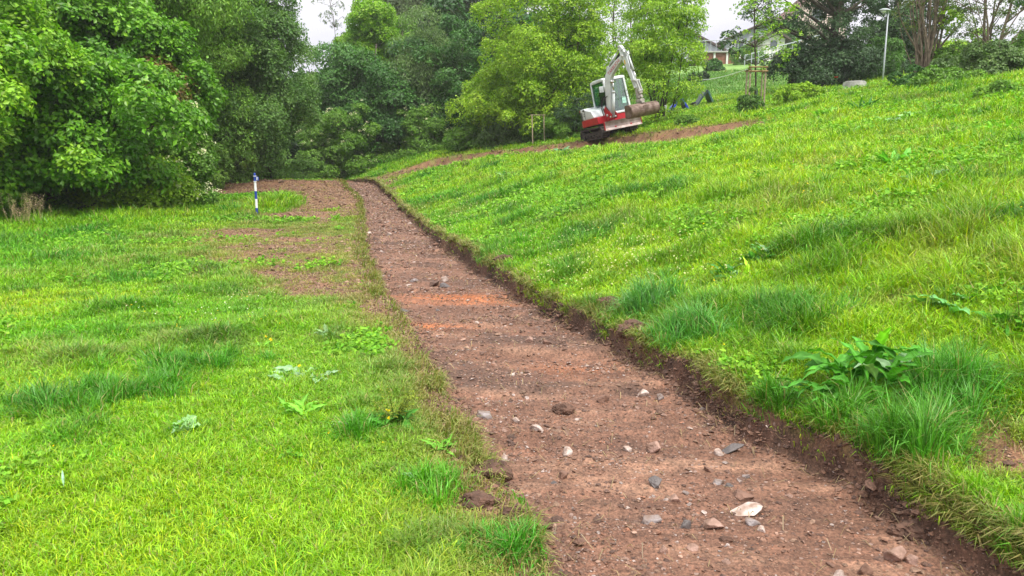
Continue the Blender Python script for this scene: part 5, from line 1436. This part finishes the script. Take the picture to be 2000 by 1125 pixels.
rosette('thistle_plant', 'greyish weed with a pale flower at the edge of the worn turf', 640, 660, 9, .20, .06, (.18, .30, .12), (.4, 1.1), (.5, 1.2), pale=.35)
rosette('dock_plant', 'dark green dock group in the middle of the right slope', 1420, 545, 12, .34, .09, (.06, .20, .04), (.4, 1.1), (.6, 1.4), pale=.2)
rosette('dock_plant', 'second dock group higher up in the middle of the right slope', 1490, 510, 12, .34, .09, (.07, .22, .05), (.4, 1.1), (.6, 1.4), pale=.2)
rosette('thistle_plant', 'single tall yellowish leaf sticking up beside the dock group', 1455, 545, 3, .30, .07, (.26, .44, .03), (1.1, 1.4), (.2, .6))
rosette('dock_plant', 'dock with one pale silvery leaf high on the slope beside a yellow flower', 1800, 362, 7, .5, .14, (.10, .26, .05), (.4, 1.1), (.5, 1.2), pale=.45, flowers=2)
rosette('dock_plant', 'fresh green leafy clump on the upper slope left of the silvery leaf', 1755, 330, 12, .5, .13, (.10, .30, .04), (.6, 1.2), (.6, 1.4))
rosette('burdock_plant', 'patch of pale round coltsfoot leaves on the upper slope', 1740, 245, 16, .42, .26, (.20, .38, .12), (.3, 1.0), (.4, 1.0), pale=.35)
rosette('burdock_plant', 'coltsfoot leaves right of the pale patch on the upper slope', 1780, 235, 12, .42, .26, (.18, .36, .12), (.3, 1.0), (.4, 1.0), pale=.35)
rosette('burdock_plant', 'big bright round leaf clump left of the coltsfoot patch', 1612, 228, 8, .5, .34, (.20, .42, .06), (.5, 1.1), (.4, 1.0))
rosette('burdock_plant', 'scattered coltsfoot leaves below the pale patch', 1680, 262, 12, .40, .24, (.18, .38, .10), (.3, 1.0), (.4, 1.0), pale=.25)
rosette('dock_plant', 'dark upright dock by the coltsfoot on the upper slope', 1690, 215, 11, .6, .12, (.05, .16, .03), (.8, 1.3), (.4, 1.0))
rosette('rhubarb_like_plant', 'grey green butterbur clump beside the dug strip near the digger', 1098, 300, 12, .55, .22, (.07, .18, .08), (.4, 1.0), (.5, 1.2), pale=.2)
rosette('dock_plant', 'dark small dock on the slope between path and dug strip', 1060, 352, 9, .42, .13, (.05, .16, .05), (.6, 1.2), (.5, 1.2))
rosette('dock_plant', 'pale leafed weed left of the small dark dock', 985, 345, 8, .4, .14, (.16, .34, .10), (.3, .9), (.4, 1.0), pale=.4)
rosette('seedling_shrub', 'brownish little sapling at the upper edge of the near slope', 910, 328, 14, .45, .08, (.10, .13, .04), (1.0, 1.45), (.2, .8))
rosette('fern_plant', 'feathery bright green tuft of leaves at the right border of the slope', 1960, 262, 22, .45, .07, (.13, .33, .02), (.7, 1.3), (.6, 1.4))
rosette('dock_plant', 'leafy weed in the tall grass right of the marker post', 560, 385, 12, .40, .06, (.15, .36, .03), (.8, 1.35), (.5, 1.2))
rosette('nettle_plant', 'green leafy weed patch in front of the marker post', 470, 425, 16, .34, .08, (.13, .33, .03), (.6, 1.2), (.6, 1.4))
rosette('thistle_plant', 'pale thistle left of the trunk of the small weed on the slope', 1830, 610, 5, .22, .06, (.20, .32, .12), (.4, 1.0), (.5, 1.2), pale=.6)
rosette('dock_plant', 'long leafed weed on the slope above the wide dark tufts', 1800, 545, 6, .26, .05, (.14, .30, .06), (.5, 1.2), (.5, 1.2), pale=.5)
rosette('dandelion_plant', 'yellow flowered dandelion near the worn turf on the left lawn', 520, 680, 9, .16, .035, DOCKL, (.3, .9), (.4, 1.0), flowers=3)
rosette('plantain_plant', 'curved single pale leaf at the lower left of the lawn', 125, 965, 1, .17, .022, (.22, .36, .26), (.9, 1.1), (.8, 1.3), dirs=[2.0])
rosette('sow_thistle_plant', 'bright leafy weed at the lower left beyond the bare spot', 575, 890, 7, .11, .05, DOCKL, (.3, .9), (.4, 1.0))

def seed_grass():
    x, y, z = hit(42, 440); n = 46
    r = empty('seed_grass_clump', (x, y, z), 'clump of tall pinkish seed plumes at the left wood edge', 'grass clump')
    k = MB(); A = []
    for i in range(n):
        a = random.uniform(0, 6.28); q = random.uniform(0, .62); h = random.uniform(.40, .78); le = random.uniform(-.22, .22)
        p = Vector((math.cos(a) * q, math.sin(a) * q, -.05)); e = p + Vector((le, random.uniform(-.1, .1), h))
        k.tube([p, p.lerp(e, .5) + Vector((0, 0, .03)), e], [.004, .003, .002], 4)
        for t in np.linspace(.70, 1.05, 7): A.append(tuple(p.lerp(e, t)))
    k.build('stalks', mat_basic('straw_stalk', (.36, .30, .14), .8), r)
    A = np.array(A); v, q, c = leaf_quads(A, 5, .045, .022, np.tile([[0, 0, 1.]], (len(A), 1)), np.tile([[.58, .44, .32]], (len(A), 1)), elong=2)
    mesh_np('seed_heads', v, quads=q, mat=M_WEED, colors=c, parent=r)
seed_grass()

def clover():
    """low ground cover: clover and buttercup leaves in patches, with their flowers"""
    n = 110000; x, y, r = scatter(n, 2.0, 40, 5.5, 2); slope = sst(.5, 2.5, x - edge_r(y))
    c = fbm(x * .8 + 3, y * .8, 3, 121); ok = (R.uniform(0, 1, n) < sst(.12 - .25 * slope, .45 - .12 * slope, c)) & (bare(x, y) < .4)
    x, y, r, slope = x[ok], y[ok], r[ok], slope[ok]; z = H(x, y) + (.03 + .05 * slope + .05 * R.uniform(0, 1, len(x)) * (1 + .02 * r))
    A = np.stack([x, y, z], 1); base = np.array([.10, .28, .018]); b2 = np.array([.22, .42, .03]); k = R.uniform(0, 1, (len(x), 1))
    lf = .018 * (1 + .09 * r) * (1 + .35 * slope)
    parts = []
    for a, b in ((0, 5), (5, 9), (9, 16), (16, 26), (26, 50)):
        m = (r >= a) & (r < b)
        if m.any():
            s = float(lf[m].mean())
            parts.append(leaf_quads(A[m], 4, s * .9, s, np.tile([[0, -.1, 1.]], (m.sum(), 1)) + R.normal(0, .2, (m.sum(), 3)), (base * k + b2 * (1 - k))[m], elong=1.15))
    v, q, cc = join(parts)
    tag(mesh_np('clover_leaves', v, quads=q, mat=M_WEED, colors=cc), 'patches of low clover leaves among the grass', kind='stuff')
    # flowers: cream clover heads and yellow buttercups, in drifts
    F = []; FC = []; S = []
    def drift(px, py, rx, ry, n_, cl, s):
        cx, cy, _ = hit(px, py)
        for _ in range(n_):
            F.append((cx + random.gauss(0, rx), cy + random.gauss(0, ry))); FC.append(cl); S.append(s)
    CR = (.62, .60, .34); YL = (.78, .58, .01); WH = (.70, .70, .62)
    for a in [(1200, 520, 1.3, .55, 300, CR, .020), (1100, 480, 1.0, .6, 120, CR, .02), (930, 420, 1.0, 1.0, 130, CR, .026), (1000, 370, 1.2, .5, 60, CR, .03), (1330, 560, .5, .3, 60, CR, .018),
              (1950, 240, 2.0, 1.2, 60, YL, .022), (1650, 380, .9, .5, 28, YL, .02), (1480, 360, 1, .6, 16, YL, .02), (1850, 210, 2, 1.2, 50, YL, .022), (850, 370, 1.2, 2, 30, YL, .025),
              (470, 595, .45, .25, 40, CR, .013), (430, 645, .4, .2, 26, YL, .012), (500, 625, .4, .2, 16, WH, .013), (350, 630, .5, .4, 10, WH, .013),
              (600, 900, 1.0, .6, 6, YL, .010), (250, 620, 1.5, 1.5, 8, YL, .013), (1800, 520, 1.5, 1.5, 10, YL, .016), (1250, 400, 2.5, 2.5, 25, YL, .022), (1550, 450, 2, 2, 12, YL, .016)]: drift(*a)
    F = np.array(F); z = H(F[:, 0], F[:, 1]); okf = bare(F[:, 0], F[:, 1]) < .6
    parts = []
    for s in sorted(set(S)):
        m = (np.array(S) == s) & okf
        A = np.stack([F[m, 0], F[m, 1], z[m] + R.uniform(.08, .17, m.sum())], 1)
        parts.append(leaf_quads(A, 6, s * .42, s * .6, np.tile([[0, -.25, 1.]], (m.sum(), 1)), np.array(FC)[m], elong=1.1, cvar=.12))
    v, q, cc = join(parts)
    tag(mesh_np('meadow_flowers', v, quads=q, mat=M_WEED, colors=cc), 'tiny cream clover heads and yellow buttercups in the meadow', kind='stuff')
clover()

# ------------------------------------------------------------------ stones, clods, gravel
M_ST_GREY = mat_basic('grey_slate_stone', (.26, .23, .235), .6, dark=(.15, .10, .075), noise=.35, nscale=14, bump=.5, bscale=60)
M_ST_PINK = mat_basic('pinkish_stone', (.34, .215, .175), .7, dark=(.17, .10, .07), noise=.3, nscale=14, bump=.5, bscale=60)
M_ST_PALE = mat_basic('pale_stone', (.50, .42, .39), .65, dark=(.24, .16, .12), noise=.25, nscale=14, bump=.4, bscale=60)
M_ST_DARK = mat_basic('dark_slate_stone', (.10, .085, .085), .5, noise=.3, nscale=14, bump=.5, bscale=60)
M_ST_BRN = mat_basic('brown_earthy_stone', (.19, .105, .075), .8, noise=.35, nscale=14, bump=.5, bscale=60)
M_CLOD = mat_basic('red_brown_clod', (.125, .066, .045), .9, noise=.45, nscale=22, bump=.9, bscale=60)
import bmesh
def rock_mesh(name, sx, sy, sz, seed, n=14, mat=None):
    rr = random.Random(seed); bm = bmesh.new()
    for i in range(n):
        v = Vector((rr.gauss(0, 1), rr.gauss(0, 1), rr.gauss(0, 1))).normalized() * rr.uniform(.8, 1.05)
        bm.verts.new((v.x * sx, v.y * sy, v.z * sz))
    res = bmesh.ops.convex_hull(bm, input=bm.verts)
    bmesh.ops.delete(bm, geom=[v for v in bm.verts if not v.link_faces], context='VERTS')
    bmesh.ops.bevel(bm, geom=bm.edges[:], offset=min(sx, sy, sz) * .12, segments=1, affect='EDGES', clamp_overlap=True)
    me = bpy.data.meshes.new(name); bm.to_mesh(me); bm.free()
    if mat: me.materials.append(mat)
    return me
def stone(px, py, w, h, flat, m, label, seed, group=None, tilt=.3, at_=None):
    x, y, z = at_ or hit(px, py)
    zc = y * .985
    sx = w / 1444 * zc / 2 * 1.3; sz = sx * flat * 1.5; sy = sx * random.uniform(.55, .9)
    o = bpy.data.objects.new('stone', rock_mesh('stone', sx, sy, sz, seed, 13, m)); col.objects.link(o)
    o.location = (x, y, z + sz * .28); o.rotation_euler = (random.uniform(-tilt, tilt), random.uniform(-tilt, tilt), random.uniform(-.6, .6))
    return tag(o, label, 'stone', group)
ST = [
    (1462, 955, 66, 40, .13, M_ST_PALE, 'flat pale pinkish slab, the largest stone in the path'),
    (1470, 988, 34, 14, .35, M_ST_GREY, 'thin grey shard lying just below the pale slab'),
    (1276, 985, 40, 30, .55, M_ST_GREY, 'square grey block stone half sunk left of the pale slab'),
    (1395, 995, 46, 24, .40, M_ST_PINK, 'rounded pink stone between grey block and pale slab'),
    (1340, 1000, 26, 22, .7, M_ST_DARK, 'small dark angular stone beside the grey block'),
    (1282, 908, 28, 22, .6, M_ST_DARK, 'dark pointed slate standing on edge'),
    (1318, 933, 30, 12, .4, M_ST_PINK, 'flat tan stone right of the pointed slate'),
    (1406, 907, 26, 14, .4, M_ST_GREY, 'light grey flat pebble above the pale slab'),
    (1428, 912, 18, 8, .45, M_ST_DARK, 'small dark pebble next to the light grey one above the slab'),
    (1455, 925, 40, 18, .4, M_ST_BRN, 'brownish stone just behind the pale slab'),
    (1110, 846, 22, 18, .7, M_ST_PALE, 'white angular stone in the left half of the path'),
    (1280, 843, 32, 20, .55, M_ST_PINK, 'tan pointed stone right of the path middle'),
    (1228, 840, 24, 12, .4, M_ST_PALE, 'small white shard beside the dry twig'),
    (1048, 816, 28, 12, .35, M_ST_PALE, 'flat white flake near the left path edge'),
    (1008, 797, 16, 14, .6, M_ST_PALE, 'tiny bluish white chip above the white flake'),
    (948, 783, 34, 16, .5, M_ST_GREY, 'grey stone hugging the left edge of the path'),
    (1256, 741, 30, 10, .4, M_ST_PALE, 'white flat stone in the right part of the path'),
    (1290, 748, 16, 18, .8, M_ST_GREY, 'upright greyish chip right of the white flat stone'),
    (1180, 757, 28, 10, .45, M_ST_BRN, 'brown flattish stone in the middle of the path'),
    (1435, 843, 44, 18, .35, M_ST_DARK, 'layered dark slate by the right bank'),
    (1405, 848, 22, 10, .5, M_ST_PALE, 'pale pebble beside the layered slate'),
    (1388, 882, 24, 16, .6, M_ST_BRN, 'brown lump stone below the layered slate'),
    (1462, 885, 20, 12, .6, M_ST_GREY, 'greyish pebble near the foot of the right bank'),
    (1640, 1067, 34, 36, .55, M_ST_PALE, 'wedge shaped pale tan stone in the lower right of the path'),
    (1752, 1045, 44, 30, .7, M_ST_PINK, 'rounded buff stone at the foot of the right bank'),
    (1785, 1055, 26, 20, .7, M_ST_PINK, 'smaller buff stone touching the rounded one'),
    (1690, 1060, 40, 30, .7, M_ST_BRN, 'earthy brown stone between the wedge and the buff stones'),
    (1460, 1118, 44, 16, .6, M_ST_GREY, 'grey stone cut by the lower border of the view'),
    (1158, 1102, 18, 12, .6, M_ST_PALE, 'white chip at the bottom of the path'),
    (1296, 1040, 20, 22, .8, M_ST_PINK, 'upright reddish stone in the lower middle of the path'),
    (1355, 1036, 26, 20, .6, M_ST_PINK, 'buff stone right of the upright reddish one'),
    (1162, 1076, 14, 10, .6, M_ST_PINK, 'tiny tan chip above the white one at the bottom'),
    (1270, 1085, 24, 16, .7, M_ST_BRN, 'round brown stone near the lower border'),
    (1300, 1115, 30, 18, .6, M_ST_BRN, 'brown stone at the lower border in the path'),
    (1490, 1000, 16, 22, .7, M_ST_PALE, 'thin upright pale chip right of the slab'),
    (1100, 905, 22, 14, .7, M_ST_BRN, 'red brown pebble near the left edge of the path'),
    (985, 860, 12, 34, 1.2, M_ST_PALE, 'narrow pale shard at the left edge of the path'),
    (1000, 717, 12, 16, .9, M_ST_PALE, 'small white upright chip far up the path'),
    (868, 545, 20, 9, .5, M_ST_DARK, 'dark flat stone before the orange patch'),
    (868, 534, 14, 9, .6, M_ST_PALE, 'white stone just behind the dark flat one'),
    (808, 538, 16, 7, .5, M_ST_GREY, 'ring of grey pebbles stone left of the orange patch'),
    (798, 546, 14, 6, .4, M_ST_PALE, 'pale flat flake by the left path edge beyond the bend'),
    (760, 452, 12, 5, .4, M_ST_PALE, 'white flake far up at the left path side'),
    (720, 453, 12, 5, .4, M_ST_PALE, 'white flake farthest up touching the left edge'),
    (800, 430, 8, 6, .6, M_ST_PALE, 'white speck of stone far up the path on the right half'),
    (1035, 652, 18, 12, .6, M_ST_PINK, 'pinkish triangular stone on the low ridge across the path'),
    (1066, 655, 14, 10, .7, M_ST_BRN, 'brown pebble beside the triangular stone'),
    (1148, 683, 14, 7, .5, M_ST_PALE, 'white pebble below the low ridge'),
    (790, 590, 18, 5, .5, M_ST_DARK, 'dark flat stone left of the lower orange patch')]
for i, (px, py, w, h, fl_, m, lab) in enumerate(ST): stone(px, py, w, h, fl_, m, lab, 100 + i)
def pebbles():
    n = 0; i = 0
    mats = [M_ST_GREY, M_ST_PINK, M_ST_PALE, M_ST_BRN, M_ST_DARK]
    protos = [rock_mesh('pebble', 1, .75, .5, 900 + k, 12, mats[k % 5]) for k in range(15)]
    labs = ['small loose grey pebble lying on the dug earth', 'small loose reddish pebble lying on the dug earth', 'small loose pale pebble lying on the dug earth', 'small loose earthy brown pebble lying on the dug earth', 'small loose dark pebble lying on the dug earth']
    while n < 240:
        y = 2.3 * math.exp(random.random() * math.log(22 / 2.3)); t = random.uniform(.03, .97); ya = np.array([y])
        x = float(edge_l(ya)[0] * (1 - t) + edge_r(ya)[0] * t); z = float(H(np.array([x]), ya)[0])
        k = random.choice([0, 1, 1, 2, 3, 3, 3, 4, 5, 6, 8, 11, 13]); s = random.choice([.010, .010, .012, .015, .02, .024, .028]) * (.75 + .09 * y)
        o = bpy.data.objects.new('pebble', protos[k]); col.objects.link(o); o.scale = (s, s, s * random.uniform(.6, 1.1))
        o.location = (x, y, z + s * .08); o.rotation_euler = (random.uniform(-.4, .4), random.uniform(-.4, .4), random.uniform(0, 6.28))
        tag(o, labs[k % 5], 'pebble', labs[k % 5].replace('pebble lying', 'pebbles lying')); n += 1
pebbles()
def gravel_like(name, n, fx, size, cols, label, mat, squash=.6, emb=.25, bigtail=.0):
    base = np.array([[1, 0, 0], [.45, .85, .05], [-.6, .75, 0], [-1, -.1, 0], [-.5, -.85, .05], [.55, -.8, 0], [.2, .1, .8], [-.15, -.1, -.8]])
    tri = np.array([[0, 1, 6], [1, 2, 6], [2, 3, 6], [3, 4, 6], [4, 5, 6], [5, 0, 6], [1, 0, 7], [2, 1, 7], [3, 2, 7], [4, 3, 7], [5, 4, 7], [0, 5, 7]])
    x, y = fx(n); n = len(x)
    s = size * np.exp(R.normal(0, .45, n)) * (1 + bigtail * y)
    a = R.uniform(0, 6.28, n); V = base[None] * (1 + R.uniform(-.28, .28, (n, 8, 3)))
    V = V * np.array([1, 1, squash]) * s[:, None, None]
    ti = R.normal(0, .35, n)
    z_ = V[..., 2] * np.cos(ti)[:, None] + V[..., 0] * np.sin(ti)[:, None]; x_ = V[..., 0] * np.cos(ti)[:, None] - V[..., 2] * np.sin(ti)[:, None]
    X_ = x_ * np.cos(a)[:, None] - V[..., 1] * np.sin(a)[:, None]; Y_ = x_ * np.sin(a)[:, None] + V[..., 1] * np.cos(a)[:, None]
    P = np.stack([X_ + x[:, None], Y_ + y[:, None], z_ + (H(x, y) + s * emb)[:, None]], -1).reshape(-1, 3)
    T_ = (np.arange(n)[:, None, None] * 8 + tri[None]).reshape(-1, 3)
    cc = np.array(cols)[R.randint(0, len(cols), n)] * R.uniform(.7, 1.3, (n, 1))
    return tag(mesh_np(name, P, tris=T_, mat=mat, colors=np.repeat(np.clip(cc, 0, .9), 8, 0)), label, kind='stuff')
def mat_vc(name, rough=.8):
    m = bpy.data.materials.new(name); m.use_nodes = True; t = m.node_tree; b = t.nodes['Principled BSDF']
    a = t.nodes.new('ShaderNodeAttribute'); a.attribute_name = 'Col'; tc = t.nodes.new('ShaderNodeTexCoord')
    n = t.nodes.new('ShaderNodeTexNoise'); n.inputs['Scale'].default_value = 90; n.inputs['Detail'].default_value = 4; t.links.new(tc.outputs['Object'], n.inputs['Vector'])
    r = t.nodes.new('ShaderNodeValToRGB'); r.color_ramp.elements[0].position = .35; r.color_ramp.elements[0].color = (.6, .6, .6, 1); r.color_ramp.elements[1].position = .65; r.color_ramp.elements[1].color = (1.3, 1.3, 1.3, 1)
    t.links.new(n.outputs['Fac'], r.inputs[0]); mx = t.nodes.new('ShaderNodeMixRGB'); mx.blend_type = 'MULTIPLY'; mx.inputs[0].default_value = 1
    t.links.new(a.outputs['Color'], mx.inputs[1]); t.links.new(r.outputs[0], mx.inputs[2]); t.links.new(mx.outputs[0], b.inputs['Base Color'])
    bp = t.nodes.new('ShaderNodeBump'); bp.inputs['Strength'].default_value = .7; bp.inputs['Distance'].default_value = .01; t.links.new(n.outputs['Fac'], bp.inputs['Height']); t.links.new(bp.outputs[0], b.inputs['Normal'])
    b.inputs['Roughness'].default_value = rough; return m
M_GRAV = mat_vc('gravel'); 
def f_path(n):
    y = 2.1 * np.exp(R.uniform(0, 1, n) * math.log(41 / 2.1)); t = R.uniform(.0, 1.0, n)
    x = edge_l(y) * (1 - t) + edge_r(y) * t
    k = R.uniform(0, 1, n) < .35 + .65 * sst(-.2, .3, fbm(x * 1.3, y * 2.2, 3, 131))
    return x[k], y[k]
gravel_like('gravel', 52000, f_path, .0030, [(.15, .075, .05), (.20, .11, .075), (.26, .16, .12), (.10, .055, .042), (.30, .24, .22), (.22, .10, .06), (.14, .08, .06), (.17, .10, .07)], 'fine gravel and crumbs scattered over the dug path', M_GRAV, bigtail=.16)
def f_edge(n):
    y = 2.0 * np.exp(R.uniform(0, 1, n) * math.log(41 / 2.0)); right = R.uniform(0, 1, n) < .6
    x = np.where(right, edge_r(y) - np.abs(R.normal(0, .09, n)) + .05, edge_l(y) + R.normal(0, .09, n) - .02)
    k = R.uniform(0, 1, n) < .25 + .75 * sst(-.3, .4, fbm(x * 3, y * 3, 3, 133))
    return x[k], y[k]
gravel_like('soil_crumbs', 26000, f_edge, .0075, [(.12, .062, .042), (.15, .078, .05), (.09, .048, .035), (.18, .10, .07)], 'crumbled soil fallen along both edges of the dug path', M_GRAV, squash=.8, bigtail=.06)
def f_bare(n):
    x, y, r = scatter(n, 2.2, 44, 8, 2); b = bare(x, y)
    ins = (x > edge_l(y)) & (x < edge_r(y)); k = (b > .45) & ~ins
    return x[k], y[k]
gravel_like('loose_soil', 260000, f_bare, .0048, [(.15, .082, .052), (.12, .065, .042), (.19, .11, .07), (.23, .15, .10)], 'loose brown soil crumbs on the churned bare ground', M_GRAV, squash=.8, bigtail=.13)
f_lump = lambda n: f_path(n)
gravel_like('earth_crumbs', 8000, f_lump, .0065, [(.14, .075, .05), (.10, .055, .04), (.18, .11, .075)], 'small crumbled earth lumps over the dug path', M_GRAV, squash=.75, emb=.1, bigtail=.12)
def litter():
    n = 5200; x, y = f_edge(n // 2); x2, y2 = f_path(n // 3); x3, y3 = f_bare(40000); x3, y3 = x3[:2500], y3[:2500]
    x = np.concatenate([x, x2, x3]); y = np.concatenate([y, y2, y3]); n = len(x)
    P = np.stack([x, y, H(x, y) + .012], 1); k = R.uniform(0, 1, (n, 1))
    blades(P, R.uniform(.03, .12, n) * (1 + .02 * y), .0022 + .0006 * y, R.uniform(0, 6.28, n), R.uniform(1.2, 1.9, n), (np.array([.34, .26, .13]) * k + np.array([.16, .11, .06]) * (1 - k)), 'straw_litter', M_GRASS, label='dry straw, roots and stalks lying on the bare earth', kind='stuff')
litter()
def clod(px, py, w, label, seed, at_=None):
    x, y, z = at_ or hit(px, py); s = w / 1444 * y / 2
    rr = R.RandomState(seed) if hasattr(R, 'RandomState') else np.random.RandomState(seed)
    bm = bmesh.new(); bmesh.ops.create_icosphere(bm, subdivisions=4, radius=1)
    co = np.array([v.co[:] for v in bm.verts])
    n_ = fbm(co[:, 0] * 1.6 + seed, co[:, 1] * 1.6 + co[:, 2] * 1.1, 4, seed) + .45 * fbm(co[:, 0] * 7 + co[:, 2] * 5, co[:, 1] * 7 - co[:, 2] * 4, 3, seed + 3)
    for v, k in zip(bm.verts, n_): v.co *= (1 + .38 * k); v.co.x *= s; v.co.y *= s * .7; v.co.z *= s * .55
    me = bpy.data.meshes.new('earth_clod'); bm.to_mesh(me); bm.free(); me.materials.append(M_CLOD)
    o = bpy.data.objects.new('earth_clod', me); col.objects.link(o); o.location = (x, y, z + s * .08)
    return tag(o, label, 'earth clod')
clod(1040, 1000, 80, 'turf topped earth clod leaning over the left path edge', 1)
clod(935, 985, 75, 'crumbly brown earth clod left of the turf topped one', 2)
clod(1000, 1010, 60, 'lumpy soil between the two big clods at the left edge', 3)
clod(960, 925, 80, 'soft earth mound on the left path edge above the clods', 4)
clod(1100, 1090, 50, 'dark earth lump under the rich green tuft at the path corner', 5)
clod(1235, 650, 60, 'brown earth clod beside the blue grey grass tuft', 6)
clod(1190, 597, 50, 'bare earth clod on the right bank above the path middle', 7)
clod(1790, 1000, 90, 'dark broken earth clod in the right bank corner', 8)
clod(1420, 1020, 30, 'little earth lump in the lower middle of the path', 9)
clod(1100, 775, 44, 'brown earth lump in the middle of the path', 10)
clod(985, 512, 40, 'broken turf clod under the lone grass tuft', 11)
# ------------------------------------------------------------------ rain haze
def haze():
    k = MB(); x0, x1, y0, y1, z0, z1 = -130, 160, -40, 200, -6, 45
    k.box(((x0 + x1) / 2, (y0 + y1) / 2, (z0 + z1) / 2), (x1 - x0, y1 - y0, z1 - z0))
    m = bpy.data.materials.new('haze'); m.use_nodes = True; t = m.node_tree
    t.nodes.remove(t.nodes['Principled BSDF']); v = t.nodes.new('ShaderNodeVolumePrincipled')
    v.inputs['Color'].default_value = (.97, .98, 1, 1); v.inputs['Density'].default_value = HAZE
    t.links.new(v.outputs[0], t.nodes['Material Output'].inputs['Volume'])
    o = k.build('haze', m); tag(o, 'thin rain haze in the air', kind='stuff')
HAZE = .0005
haze()
